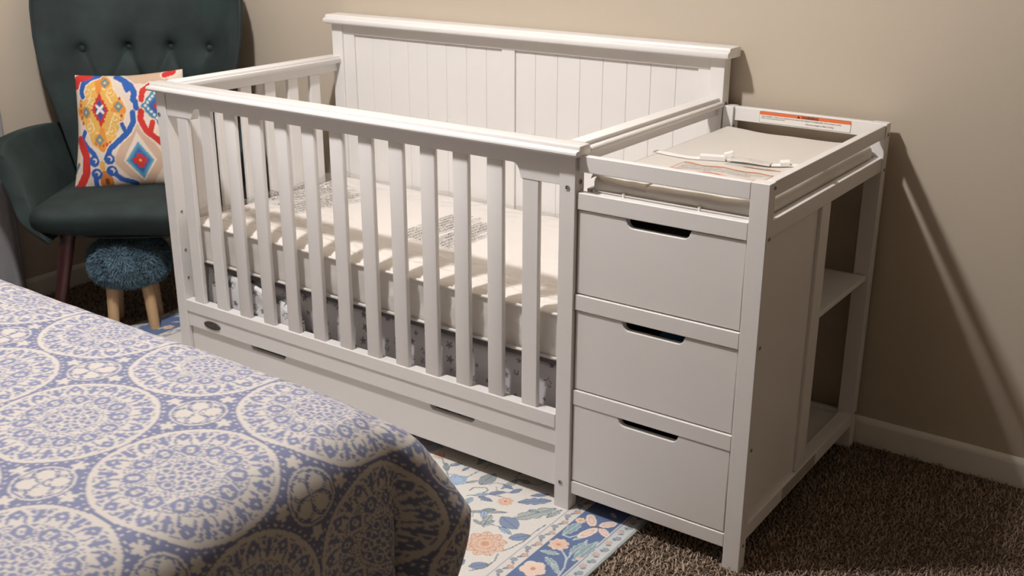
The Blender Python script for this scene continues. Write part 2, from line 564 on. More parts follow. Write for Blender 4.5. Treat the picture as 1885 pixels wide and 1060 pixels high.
# crib sides
def cap_side(x_in, x_out):
    s = 1 if x_out > x_in else -1
    # same section as the front cap, turned so that its rounded nose looks outwards
    return [(x_out - s * (a + 0.0212), z) for a, z in CAP]
prism('side_cap', cap_side(1.33, 1.393), 'y', 0.0405, 0.6895, W, crib, bev=0.0008, crisp=38)
prism('side_cap', cap_side(0.045, -0.014), 'y', 0.0405, 0.6895, W, crib, bev=0.0008, crisp=38)
box('side_rail', 1.345, 1.3725, 0.0365, 0.6895, 0.822, 0.8447, W, crib)
box('side_rail', 0.006, 0.030, 0.0365, 0.6895, 0.818, 0.8447, W, crib)
for k in range(6):
    y0 = 0.0935 + 0.0955 * k
    box('slat', 0.011, 0.0245, y0, y0 + 0.0425, 0.2365, 0.8175, W, crib, bev=0.0025)
box('side_rail', 0.006, 0.030, 0.0365, 0.6895, 0.190, 0.2360, W, crib)
screw(crib, (0.0393, 0.018, 0.50), '+x', 0.004); screw(crib, (0.0393, 0.018, 0.385), '+x', 0.004); screw(crib, (0.0393, 0.018, 0.30), '+x', 0.004)
box('side_panel', 1.352, 1.364, 0.0365, 0.6895, 0.06, 0.745, W, crib, bev=0.001)
box('mattress_support', 0.045, 1.335, 0.045, 0.685, 0.336, 0.3465, M_GREYC, crib, bev=0.001)
box('base_panel', 0.0405, 1.3385, 0.0305, 0.6945, 0.176, 0.186, W, crib, bev=0.001)

# changing table (a part of the crib; its pieces are sub-parts)
CH = box('changing_table', 1.3975, 1.7845, 0.0285, 0.6995, 0.742, 0.757, W, crib, bev=0.001)   # top board under the pad
YF = 0.006
box('leg', 1.768, 1.8067, YF, 0.036, -0.009, 0.8468, W, CH)
box('leg', 1.766, 1.8067, 0.697, 0.727, -0.009, 0.8500, W, CH)
box('leg', 1.3880, 1.4160, 0.692, 0.727, -0.009, 0.8500, W, CH)
box('guard_rail', 1.3842, 1.7677, YF + 0.0005, 0.024, 0.811, 0.8462, W, CH, bev=0.0022)
box('guard_rail', 1.4163, 1.7677, 0.700, 0.718, 0.8145, 0.8500, W, CH)
box('guard_rail', 1.786, 1.8040, 0.0363, 0.6967, 0.8155, 0.8470, W, CH)
box('front_rail', 1.3795, 1.7677, YF + 0.0005, 0.028, 0.7290, 0.7660, W, CH, bev=0.002)
box('front_rail', 1.3795, 1.7677, YF + 0.0005, 0.028, 0.5005, 0.5370, W, CH, bev=0.002)
box('front_rail', 1.3795, 1.7677, YF + 0.0005, 0.028, 0.2715, 0.3080, W, CH, bev=0.002)
box('front_rail', 1.3795, 1.7677, YF + 0.0005, 0.028, 0.0420, 0.0750, W, CH, bev=0.002)
box('side_rail', 1.785, 1.8040, 0.0363, 0.6967, 0.7340, 0.7690, W, CH)
box('side_rail', 1.770, 1.8040, 0.0363, 0.6967, 0.0570, 0.0930, W, CH)
box('back_rail', 1.4163, 1.7677, 0.700, 0.718, 0.7340, 0.7660, W, CH)
box('back_rail', 1.4163, 1.7677, 0.700, 0.718, 0.0570, 0.0900, W, CH)
box('side_panel', 1.7880, 1.7950, 0.0363, 0.3175, 0.0935, 0.7335, W, CH, bev=0.0008)
box('side_stile', 1.7700, 1.8030, 0.3180, 0.3700, 0.0935, 0.7335, W, CH)
box('divider_panel', 1.3975, 1.7695, 0.3540, 0.3660, 0.0935, 0.7415, W, CH, bev=0.001)
box('side_panel', 1.3865, 1.3970, 0.0365, 0.6915, 0.0500, 0.7700, W, CH, bev=0.001)
box('shelf', 1.3975, 1.7990, 0.3710, 0.6930, 0.4580, 0.4710, W, CH, bev=0.001)
box('bottom_board', 1.3975, 1.7695, 0.3710, 0.6990, 0.0700, 0.0820, W, CH, bev=0.001)
for (z0, z1) in ((0.5395, 0.7275), (0.3105, 0.4990), (0.0775, 0.2725)):
    yy = 0.0105 if z0 > 0.3 else 0.0085
    drawer('drawer', 1.3815, 1.7655, yy, z0, z1, [(1.497, 1.648)], 0.0195, 0.31, CH)
for (z, y_) in ((0.836, 0.029), (0.736, 0.021), (0.510, 0.020), (0.282, 0.020), (0.054, 0.020), (0.822, 0.712), (0.737, 0.712), (0.09, 0.712)):
    screw(CH, (1.8070, y_, z), '+x', 0.0045)
screw(CH, (1.4163, 0.700, 0.800), '+x', 0.004)
# warning sticker on the back guard rail
lx0, lx1, lz0, lz1, ly = 1.486, 1.7195, 0.8185, 0.8455, 0.6996
def rrect(x0, x1, z0, z1, r_, n=5, only=None):
    p = []
    for (cx, cz, a0) in ((x1 - r_, z1 - r_, 0), (x0 + r_, z1 - r_, 90), (x0 + r_, z0 + r_, 180), (x1 - r_, z0 + r_, 270)):
        for t in np.linspace(0, 90, n):
            p.append((cx + r_ * math.cos(math.radians(a0 + t)), cz + r_ * math.sin(math.radians(a0 + t))))
    return p
prism('sticker_edge', rrect(lx0 - 0.0006, lx1 + 0.0006, lz0 - 0.0006, lz1 + 0.0006, 0.0032), 'y', ly - 0.0002, ly + 0.0003, M_INK, CH, bev=0)
st = prism('warning_sticker', rrect(lx0, lx1, lz0, lz1, 0.003), 'y', ly - 0.0004, ly - 0.0002, M_LABEL, CH, bev=0)
st['label'] = 'white and orange warning sticker'
prism('sticker_band', [(lx0, 0.8375), (lx1, 0.8375)] + rrect(lx0, lx1, lz0, lz1, 0.003)[:10], 'y', ly - 0.0006, ly - 0.0004, M_ORANGE, CH, bev=0)
text_obj('sticker_lettering', 'WARNING', 0.0090, (1.5955, ly - 0.0008, 0.8383), (1, 0, 0), (0, 0, 1), M_INKD, CH, bold=0.0003)
prism('warning_triangle', [(1.5835, 0.8385), (1.5925, 0.8385), (1.5880, 0.8445)], 'y', ly - 0.0008, ly - 0.0006, M_INKD, CH, bev=0)
text_obj('sticker_lettering', '\u2022 FALL HAZARD - Children have suffered serious injuries after falling from changing tables. Falls can happen quickly.\n\u2022 STAY in arm\'s reach of your child.',
         0.00465, (1.489, ly - 0.0008, 0.8325), (0.95, 0, 0), (0, 0, 1), M_INKD, CH, spacing=1.0)
text_obj('sticker_lettering', 'Maximum weight is 30lbs (13.6kg)', 0.0052, (1.607, ly - 0.0008, 0.8240), (1, 0, 0), (0, 0, 1), M_INKD, CH)
sk = box('rail_sticker', 1.8040, 1.8043, 0.235, 0.440, 0.0610, 0.0890, M_STICK, CH, bev=0)
sk['label'] = 'long grey product sticker'

# ------------------------------------------------------------------ crib mattress in its plastic wrap
def matt_disp(p, nn, V):
    sx = (p[:, 0] - 0.69) / 0.64; sy = (p[:, 1] - 0.365) / 0.33
    dome = 0.020 * np.clip(1 - np.abs(sx) ** 3, 0, 1) * np.clip(1 - np.abs(sy) ** 2.2, 0, 1)
    p[:, 2] += np.where(V[:, 2] > 0.5, dome, 0)
    fr = V[:, 1] < 0.02
    p[:, 1] += np.where(fr, np.abs(vnoise(p[:, 0] * 22 + p[:, 2] * 14, p[:, 2] * 34 - p[:, 0] * 9, 71)) * 0.006, 0)
    return p
MZ0, MZ1 = 0.347, 0.470
v, f = rbox_data(0.046, 1.334, 0.040, 0.688, MZ0, MZ1, (0.03, 0.018, 0.018), 160, 40, 16, matt_disp)
matt = mesh_obj('crib_mattress', v, f, M_MATT, None, smooth=True)
tag(matt, 'white crib mattress still wrapped in clear printed plastic, lying in the crib', 'mattress')
def loop_pts(x0, x1, y0, y1, r_, z, n=8):
    P = []
    for (cx, cy, a0) in ((x1 - r_, y1 - r_, 0), (x0 + r_, y1 - r_, 90), (x0 + r_, y0 + r_, 180), (x1 - r_, y0 + r_, 270)):
        for t in np.linspace(0, 90, n):
            P.append((cx + r_ * math.cos(math.radians(a0 + t)), cy + r_ * math.sin(math.radians(a0 + t)), z))
    P.append(P[0])
    return P
for zz in (MZ0 + 0.008, MZ1 - 0.006):
    tube('piping', loop_pts(0.0455, 1.3345, 0.0385, 0.6885, 0.03, zz), 0.0042, M_PIPE, matt, n=8)
def film_top(x, y):
    sx = (x - 0.69) / 0.64; sy = (y - 0.365) / 0.33
    dome = 0.020 * np.clip(1 - np.abs(sx) ** 3, 0, 1) * np.clip(1 - np.abs(sy) ** 2.2, 0, 1)
    edge = np.clip(np.clip((np.abs(sy) - 0.35) / 0.5, 0, 1) + np.clip((np.abs(sx) - 0.6) / 0.3, 0, 1), 0, 1)
    wr = vnoise(x * 14 + y * 6, y * 46 - x * 5, 3) * 0.0065 + np.abs(vnoise(x * 30, y * 70 + x * 20, 5)) * 0.0055
    puff = np.clip(1 - (x - 0.04) / 0.14, 0, 1)
    fz = np.clip(1 - (y - 0.05) / 0.13, 0, 1) * np.clip((y - 0.04) / 0.02, 0, 1)
    rid = fz * np.clip(vnoise(x * 8, y * 10, 33) + 0.35, 0, 1) * 0.0055 * (1 + np.sin(y * 190 + 2.2 * vnoise(x * 13, y * 6, 35) + x * 7))
    return dome + rid + edge * (wr + 0.002) + puff * (0.016 + 0.012 * vnoise(x * 40, y * 22, 21))
def film_disp(p, nn, V):
    x, y, z = p[:, 0].copy(), p[:, 1].copy(), p[:, 2].copy()
    top = V[:, 2] > 0.97
    p[:, 2] += np.where(top, film_top(x, y), 0)
    fr = V[:, 1] < 0.03
    side = vnoise(x * 30, z * 60, 9) * 0.0022 + np.abs(vnoise(x * 12 + z * 40, z * 20 - x * 50, 11)) * 0.002
    p[:, 1] += np.where(fr & ~top, -np.clip(side * 2.2, -0.001, 0.009), 0)
    lf = V[:, 0] < 0.02
    p[:, 0] += np.where(lf & ~top, np.clip(vnoise(y * 40, z * 90, 4), -1, 1) * 0.003, 0)
    return p
v, f = rbox_data(0.0412, 1.3385, 0.0335, 0.6895, MZ0 - 0.0002, MZ1 + 0.005, (0.03, 0.02, 0.02), 200, 170, 16, film_disp)
fm = mesh_obj('plastic_wrap', v, f, M_FILM, matt, smooth=True)
fm['label'] = 'clear wrinkled plastic bag with grey printed warnings'
def top_z(x, y):
    return MZ1 + 0.0062 + film_top(x, y)
WARN = ['WARNING: TO AVOID DANGER OF', 'SUFFOCATION, KEEP THIS PLASTIC', 'BAG AWAY FROM BABIES AND', 'CHILDREN. DO NOT USE THIS BAG', 'IN CRIBS, BEDS, CARRIAGES OR', 'PLAYPENS. THIS BAG IS NOT A TOY.',
        '', 'AVERTISSEMENT: POUR EVITER', 'TOUT RISQUE DE SUFFOCATION,', 'GARDER CE SAC EN PLASTIQUE', 'HORS DE PORTEE DES BEBES', 'ET DES ENFANTS.', 'CE SAC N\'EST PAS UN JOUET.']
def bag_text(cx, cy, ang, size, lines, step):
    ca, sa = math.cos(ang), math.sin(ang)
    ax = np.array([ca, sa, 0]); ay = np.array([-sa, ca, 0])
    n_ = len(lines)
    for i, t in enumerate(lines):
        if not t:
            continue
        org = np.array([cx, cy, 0]) - ay * (i - n_ / 2) * step - ax * 0.11
        text_obj('bag_lettering', t, size, org, ax, ay, M_INKB, matt, zf=lambda x, y: top_z(x, y), bold=0.00022)
bag_text(0.79, 0.33, math.radians(88), 0.0165, WARN, 0.0165)
bag_text(0.215, 0.36, math.radians(70), 0.0175, WARN[:6] + [''] + WARN[7:], 0.0195)

# ------------------------------------------------------------------ star-print bedding below the mattress
def star_sdf(x, y, cx, cy, R, rot):
    dx, dy = x - cx, y - cy
    a = np.arctan2(dy, dx) + rot
    rr = np.hypot(dx, dy)
    k = np.abs(((a / (2 * np.pi) * 5) % 1.0) - 0.5) * 2       # 0 at tip .. 1
    lim = R * (0.42 + 0.58 * k ** 1.3)
    return rr - lim
def star_print(x, z, base, ink, seed, step=0.042, R=(0.006, 0.014)):
    c = np.tile(lin(base), (len(x), 1))
    r_ = np.random.default_rng(seed)
    x0, x1, z0, z1 = x.min(), x.max(), z.min(), z.max()
    for gx in np.arange(x0, x1 + step, step):
        for gz in np.arange(z0, z1 + step, step):
            cx = gx + r_.uniform(-.012, .012); cz = gz + r_.uniform(-.012, .012)
            RR = r_.uniform(*R); rot = r_.uniform(0, 6.28); fill = r_.random() < 0.55
            mk = (np.abs(x - cx) < RR * 1.2) & (np.abs(z - cz) < RR * 1.2)
            if not mk.any():
                continue
            s = star_sdf(x[mk], z[mk], cx, cz, RR, rot)
            inside = (s < 0) if fill else (np.abs(s) < 0.0016)
            cc = c[mk]; cc[inside] = lin(ink); c[mk] = cc
    return c
def fold_disp(p, nn, V):
    fr = V[:, 1] < 0.2
    p[:, 1] += np.where(fr, 0.010 * vnoise(p[:, 0] * 11, p[:, 2] * 16, 31) + 0.004 * vnoise(p[:, 0] * 40, p[:, 2] * 25, 32), 0)
    return p
v, f = rbox_data(0.060, 1.332, 0.062, 0.60, 0.1865, 0.334, 0.022, 420, 12, 50, fold_disp)
c = star_print(v[:, 0], v[:, 2], (216, 212, 213), (138, 131, 137), 5)
tag(mesh_obj('folded_bedding', v, f, M_PAINTED, None, smooth=True, colors=c), 'grey star-print folded bedding stowed under the crib mattress', 'bedding')
def bag_disp(p, nn, V):
    p[:, 2] -= np.where(V[:, 2] > 0.3, np.clip((p[:, 0] - 0.27) / 0.25, 0, 1) * 0.06 * V[:, 2], 0)
    p[:, 1] += np.where(V[:, 1] < 0.4, 0.006 * vnoise(p[:, 0] * 30, p[:, 2] * 32, 41), 0)
    return p
v, f = rbox_data(0.150, 0.490, 0.0335, 0.0505, 0.1865, 0.330, (0.05, 0.008, 0.04), 130, 6, 56, bag_disp)
c = star_print(v[:, 0], v[:, 2], (232, 230, 230), (120, 116, 124), 8, 0.038, (0.009, 0.015))
m_bag = mat('printed_bag', (255, 255, 255), 0.22, 0.3, 60, attr='Col')
tag(mesh_obj('bedding_bag', v, f, m_bag, None, smooth=True, colors=c), 'shiny white star-print bedding bag at the left under the crib mattress', 'bag')
# contents seen through the drawer notches
def bundle(name, x0, x1, y0, y1, z0, z1, m, label, cat, seed, colors=None):
    def dsp(p, nn, V):
        p[:, 2] += 0.010 * vnoise(p[:, 0] * 38, p[:, 1] * 40, seed) * V[:, 2]
        return p
    v, f = rbox_data(x0, x1, y0, y1, z0, z1, 0.02, 30, 24, 8, dsp)
    cc = star_print(v[:, 0], v[:, 1], *colors) if colors else None
    return tag(mesh_obj(name, v, f, m, None, smooth=True, colors=cc), label, cat)
bundle('folded_blanket', 1.560, 1.735, 0.045, 0.27, 0.3267, 0.478, M_BLUE, 'folded blue blanket inside the middle changing table drawer', 'blanket', 51)
bundle('folded_cloth', 1.410, 1.735, 0.045, 0.29, 0.5557, 0.690, M_GREYC, 'folded grey cloth inside the top changing table drawer', 'cloth', 52)
bundle('folded_sheet', 0.90, 1.20, 0.050, 0.45, 0.0613, 0.133, M_PAINTED, 'star-print folded sheet inside the drawer under the crib', 'sheet', 53, ((214, 210, 210), (120, 114, 120), 12))

# ------------------------------------------------------------------ changing pad
def pad_top(x, y):
    sx = (x - 1.592) / 0.19
    return 0.0405 - 0.010 * np.cos(np.clip(sx, -1, 1) * np.pi / 2) * 0.6 
def pad_disp(p, nn, V):
    t = V[:, 2]
    x, y = p[:, 0], p[:, 1]
    sx = np.abs((x - 1.592) / 0.19)
    p[:, 2] += t * (0.006 * np.clip((sx - 0.55) / 0.4, 0, 1) + 0.0015 * vnoise(x * 20, y * 14, 61))
    fr = V[:, 1] < 0.04
    p[:, 1] += np.where(fr, 0.004 * vnoise(x * 26, p[:, 2] * 60, 62), 0)
    return p
v, f = rbox_data(1.3990, 1.7850, 0.0295, 0.690, 0.7572, 0.797, (0.02, 0.02, 0.0155), 90, 130, 10, pad_disp)
pad = tag(mesh_obj('changing_pad', v, f, M_PAD, None, smooth=True), 'white vinyl changing pad with a safety strap on the changing table', 'changing pad')
tube('piping', loop_pts(1.3985, 1.7855, 0.0290, 0.6905, 0.02, 0.7655), 0.0028, M_PIPE, pad, n=8)
# loose plastic corner at the front left
pv = []; pf = []
nu, nv = 22, 10
for i in range(nu + 1):
    for j in range(nv + 1):
        s, t = i / nu, j / nv
        x = 1.3990 + 0.13 * s
        y = 0.030 + 0.055 * t * (1 - 0.5 * s)
        z = 0.7985 + (1 - s) ** 1.5 * 0.006 * math.sin(t * 5 + s * 9) + 0.004 * math.sin(s * 16 + t * 4) * (1 - s) - 0.018 * (1 - t) ** 2 * (0.4 + 0.6 * s)
        pv.append((x, y, z + 0.004))
for i in range(nu):
    for j in range(nv):
        a = i * (nv + 1) + j
        pf.append((a, a + nv + 1, a + nv + 2, a + 1))
lo_ = mesh_obj('pad_cover_fold', pv, pf, M_PAD, pad, smooth=True)
lo_.modifiers.new('thick', 'SOLIDIFY').thickness = 0.0015
# printed warning panel on the pad: orange wavy frame and grey lettering
def pz(x, y):
    sx = np.abs((np.asarray(x) - 1.592) / 0.19)
    return 0.7970 + 0.006 * np.clip((sx - 0.55) / 0.4, 0, 1) + 0.0015 * vnoise(np.asarray(x, float) * 20, np.asarray(y, float) * 14, 61)
def strip(name, pts, wd, m, parent, off=0.0010):
    """flat ribbon lying on the pad"""
    P = np.array(pts, float)
    T = np.gradient(P, axis=0)
    T /= np.linalg.norm(T, axis=1)[:, None]
    N = np.stack([-T[:, 1], T[:, 0]], 1)
    wd = np.broadcast_to(wd, (len(P),))[:, None]
    A = P + N * wd / 2; B = P - N * wd / 2
    V = [(a[0], a[1], float(pz(a[0], a[1])) + off) for a in A] + [(b[0], b[1], float(pz(b[0], b[1])) + off) for b in B]
    n_ = len(P)
    return mesh_obj(name, V, [(i, i + 1, n_ + i + 1, n_ + i) for i in range(n_ - 1)], m, parent)
xs = np.linspace(1.494, 1.707, 60)
strip('printed_border', [(x, 0.202 + 0.0045 * math.sin((x - 1.49) * 75)) for x in xs], 0.0055 + 0.002 * np.sin(xs * 90), M_ORANGEL, pad)
strip('printed_border', [(x, 0.268 + 0.0045 * math.sin((x - 1.49) * 75 + 0.6)) for x in xs], 0.0055 + 0.002 * np.sin(xs * 80 + 1), M_ORANGEL, pad)
strip('printed_border', [(1.494, y) for y in np.linspace(0.202, 0.268, 12)], 0.0015, M_ORANGEL, pad)
strip('printed_border', [(1.707, y) for y in np.linspace(0.202, 0.268, 12)], 0.0015, M_ORANGEL, pad)
PT = ['WARNING  FALL HAZARD - To prevent death or serious injury,', 'always keep child within arm\'s reach. Secure child with strap.',
      'Never leave child unattended. Maximum weight 30 lb.', 'MISE EN GARDE  Risque de chute - Ne jamais laisser', 'un enfant sans surveillance.']
for i, t in enumerate(PT):
    text_obj('pad_lettering', t, 0.0078, (1.504, 0.2535 - 0.0098 * i, 0), (0.98, 0, 0), (0, 1, 0), M_INK, pad, zf=lambda x, y: pz(x, y) + 0.0012)
strip('printed_border', [(x, 0.300 + 0.04 * (x - 1.45)) for x in np.linspace(1.62, 1.705, 20)], 0.004, M_ORANGEL, pad)
for i in range(2):
    text_obj('pad_lettering', 'Strap must be used at all times. Attache obligatoire.', 0.007, (1.575, 0.312 - 0.009 * i, 0), (0.8, 0.02, 0), (0, 1, 0), M_INK, pad, zf=lambda x, y: pz(x, y) + 0.0012)
# strap with ribbed buckle end
SP = [(1.405, 0.300), (1.456, 0.305), (1.513, 0.316), (1.545, 0.332)]
def ribbon3(name, pts, wd, th, m, parent, n=24, wave=0.0):
    P = np.array(pts, float)
    tt = np.linspace(0, len(P) - 1, n)
    Q = np.stack([np.interp(tt, range(len(P)), P[:, k]) for k in range(P.shape[1])], 1)
    T = np.gradient(Q[:, :2], axis=0); T /= np.linalg.norm(T, axis=1)[:, None]
    N = np.stack([-T[:, 1], T[:, 0]], 1)
    V = []; F = []
    for i in range(n):
        z = float(pz(Q[i, 0], Q[i, 1])) + 0.0012 + (Q[i, 2] if Q.shape[1] > 2 else 0)
        zt = z + th + wave * (i % 2)
        a = Q[i, :2] + N[i] * wd / 2; b = Q[i, :2] - N[i] * wd / 2
        V += [(a[0], a[1], z), (b[0], b[1], z), (b[0], b[1], zt), (a[0], a[1], zt)]
    for i in range(n - 1):
        for k in range(4):
            F.append((4 * i + k, 4 * i + (k + 1) % 4, 4 * i + 4 + (k + 1) % 4, 4 * i + 4 + k))
    F += [(3, 2, 1, 0), (4 * n - 4, 4 * n - 3, 4 * n - 2, 4 * n - 1)]
    return mesh_obj(name, V, F, m, parent)
ribbon3('strap', SP, 0.020, 0.002, M_STRAP, pad)
ribbon3('buckle', [(1.510, 0.318), (1.562, 0.340)], 0.026, 0.009, M_STRAP, pad, n=6)
ribbon3('buckle', [(1.556, 0.345, 0.004), (1.574, 0.352, 0.010)], 0.020, 0.010, M_STRAP, pad, n=5)
ribbon3('ribbed_strap', [(1.572, 0.336, 0.004), (1.62, 0.338, 0.005), (1.668, 0.345, 0.002)], 0.026, 0.002, M_STRAP, pad, n=44, wave=0.0022)
ribbon3('strap', [(1.668, 0.345, 0.001), (1.700, 0.362, 0.001), (1.782, 0.372, 0.0)], 0.022, 0.002, M_STRAP, pad)
ribbon3('buckle', [(1.684, 0.358, 0.002), (1.702, 0.366, 0.003)], 0.030, 0.008, M_STRAP, pad, n=5)
# thin harness rod with clips seen between the front rails
tube('pad_edge_rod', [(1.42, 0.0270, 0.7705), (1.58, 0.0262, 0.7700), (1.765, 0.0268, 0.7695)], 0.0018, M_STRAP, pad, n=8)
for xx in (1.482, 1.655):
    tube('clip', [(xx, 0.0262, 0.766), (xx, 0.0255, 0.775)], 0.0032, M_STRAP, pad, n=8)

# ------------------------------------------------------------------ rug
RX0, RX1, RY0, RY1 = -0.44, 1.5555, -1.75, 0.36
leaf = [((1.186, -0.144), (1.271, -0.09), 0.14, 'g'), ((1.295, -0.11), (1.353, -0.009), 0.36, 'g'), ((1.141, -0.027), (1.139, 0.039), 0.6, 'd'), ((1.195, -0.012), (1.204, 0.048), 0.3, 'g'), ((1.262, -0.04), (1.325, 0.013), 0.4, 'b'), ((1.168, -0.072), (1.212, -0.072), 0.4, 'b'), ((1.223, -0.162), (1.256, -0.167), 0.4, 'g'), ((1.257, -0.173), (1.245, -0.12), 0.4, 'g'), ((1.256, -0.167), (1.266, -0.135), 0.35, 'g'), ((1.269, -0.114), (1.329, -0.136), 0.7, 'b'), ((1.336, -0.18), (1.367, -0.141), 0.6, 'b'), ((1.328, -0.318), (1.359, -0.286), 0.6, 'b'), ((1.302, -0.337), (1.306, -0.301), 0.6, 'b'), ((1.063, 0.001), (1.066, 0.029), 0.4, 'b'), ((1.223, -0.017), (1.236, 0.017), 0.5, 'b'), ((1.107, -0.039), (1.125, -0.014), 0.35, 'g'), ((1.167, -0.119), (1.161, -0.084), 0.5, 'l'), ((1.024, 0.004), (1.041, 0.033), 0.35, 'b'), ((1.271, 0.002), (1.305, 0.034), 0.35, 'b'), ((1.356, -0.059), (1.367, -0.006), 0.3, 'g')]
stem = [[(1.145, -0.085), (1.189, -0.049), (1.218, -0.016), (1.234, 0.008)], [(1.352, -0.229), (1.361, -0.21), (1.37, -0.169), (1.368, -0.123), (1.372, -0.084)], [(0.977, 0.028), (1.021, -0.012), (1.058, -0.045)], [(1.034, -0.02), (1.019, 0.013), (1.03, 0.03), (1.055, 0.026)], [(1.136, -0.063), (1.136, -0.046), (1.161, -0.029), (1.173, -0.036), (1.169, -0.055)], [(1.091, -0.021), (1.095, 0.003), (1.098, 0.027)], [(1.34, -0.328), (1.36, -0.301), (1.362, -0.268), (1.352, -0.242)], [(1.221, -0.042), (1.209, -0.043), (1.189, -0.049)], [(1.26, -0.172), (1.254, -0.161)], [(1.195, -0.012), (1.191, 0.017), (1.198, 0.047)]]
flower = [((1.305, -0.226), 0.0491, 'P'), ((1.237, -0.054), 0.0193, 'o'), ((0.968, 0.031), 0.0161, 'o'), ((1.081, -0.041), 0.0272, 'l')]
bleaf = [((1.426, -0.095), (1.433, -0.026), 0.4), ((1.479, -0.151), (1.487, -0.089), 0.4), ((1.499, -0.17), (1.506, -0.072), 0.3), ((1.42, -0.177), (1.462, -0.164), 0.4), ((1.443, -0.19), (1.491, -0.214), 0.4), ((1.465, -0.201), (1.505, -0.229), 0.3), ((1.455, -0.102), (1.483, -0.04), 0.2)]
bstem = [[(1.457, -0.148), (1.483, -0.168), (1.499, -0.202), (1.505, -0.235)], [(1.425, -0.096), (1.444, -0.096), (1.456, -0.074), (1.472, -0.048)], [(1.486, -0.173), (1.481, -0.137), (1.483, -0.082)]]
bflower = [((1.44, -0.133), 0.024, 'o'), ((1.427, -0.021), 0.0129, 'o'), ((1.446, -0.243), 0.0297, 'w'), ((1.508, -0.154), 0.0068, 'o')]
CG = {'g': (176, 182, 178), 'd': (152, 160, 162), 'b': (134, 148, 176), 'l': (168, 188, 210), 'o': (228, 194, 172), 'P': (226, 196, 176), 'w': (236, 212, 196)}

class Paint:
    def __init__(self, x, y, base):
        self.x, self.y = x, y
        self.c = np.tile(lin(base), (len(x), 1))
    def box(self, x0, x1, y0, y1):
        return np.nonzero((self.x > x0) & (self.x < x1) & (self.y > y0) & (self.y < y1))[0]
    def put(self, idx, mask, colr):
        self.c[idx[mask]] = lin(colr)
    def leaf(self, a, b, wr, colr, edge=(104, 114, 132), lobes=0):
        a = np.array(a); b = np.array(b)
        t = b - a; Ln = np.linalg.norm(t); t = t / Ln; n_ = np.array([-t[1], t[0]])
        m_ = Ln * wr + 0.004
        i = self.box(min(a[0], b[0]) - m_, max(a[0], b[0]) + m_, min(a[1], b[1]) - m_, max(a[1], b[1]) + m_)
        if not len(i):
            return
        dx = self.x[i] - a[0]; dy = self.y[i] - a[1]
        s = (dx * t[0] + dy * t[1]) / Ln; q = (dx * n_[0] + dy * n_[1])
        wv = Ln * wr / 2 * np.clip(np.sin(np.clip(s, 0, 1) * np.pi) ** 0.7, 0, 1)
        if lobes:
            wv = wv * (0.72 + 0.28 * np.abs(np.cos(s * np.pi * lobes)))
        ok = (s > 0) & (s < 1)
        self.put(i, ok & (np.abs(q) < wv), edge)
        self.put(i, ok & (np.abs(q) < wv - 0.0016), colr)
        self.put(i, ok & (np.abs(q) < 0.0009) & (np.abs(q) < wv), edge)
    def stroke(self, pts, wd, colr):
        pts = np.array(pts, float)
        for a, b in zip(pts[:-1], pts[1:]):
            m_ = wd
            i = self.box(min(a[0], b[0]) - m_, max(a[0], b[0]) + m_, min(a[1], b[1]) - m_, max(a[1], b[1]) + m_)
            if not len(i):
                continue
            p = np.stack([self.x[i], self.y[i]], 1)
            t = b - a
            s = np.clip(((p - a) @ t) / (t @ t), 0, 1)
            dd = np.linalg.norm(p - (a + s[:, None] * t), axis=1)
            self.put(i, dd < wd / 2, colr)
    def flower(self, c, R, n_, colr, edge, core, rings=1, rot=0.0):
        i = self.box(c[0] - R * 1.15, c[0] + R * 1.15, c[1] - R * 1.15, c[1] + R * 1.15)
        if not len(i):
            return
        dx = self.x[i] - c[0]; dy = self.y[i] - c[1]
        a = np.arctan2(dy, dx) + rot; rr = np.hypot(dx, dy)
        for k in range(rings):
            Rk = R * (1 - 0.27 * k)
            lim = Rk * (0.80 + 0.2 * np.abs(np.cos(a * n_ / 2 + k * 1.3)))
            self.put(i, rr < lim, edge)
            self.put(i, rr < lim - max(0.0012, R * 0.035), colr)
            sp = np.abs(np.sin(a * n_ / 2 + k * 1.3)) < 0.07
            self.put(i, sp & (rr < lim) & (rr > Rk * 0.62), edge)
        self.put(i, rr < R * 0.2, core)
    def ell(self, c, rx, ry, ang, colr):
        R = max(rx, ry)
        i = self.box(c[0] - R, c[0] + R, c[1] - R, c[1] + R)
        dx = self.x[i] - c[0]; dy = self.y[i] - c[1]
        ca, sa = math.cos(ang), math.sin(ang)
        p = (dx * ca + dy * sa) / rx; q = (-dx * sa + dy * ca) / ry
        self.put(i, p * p + q * q < 1, colr)

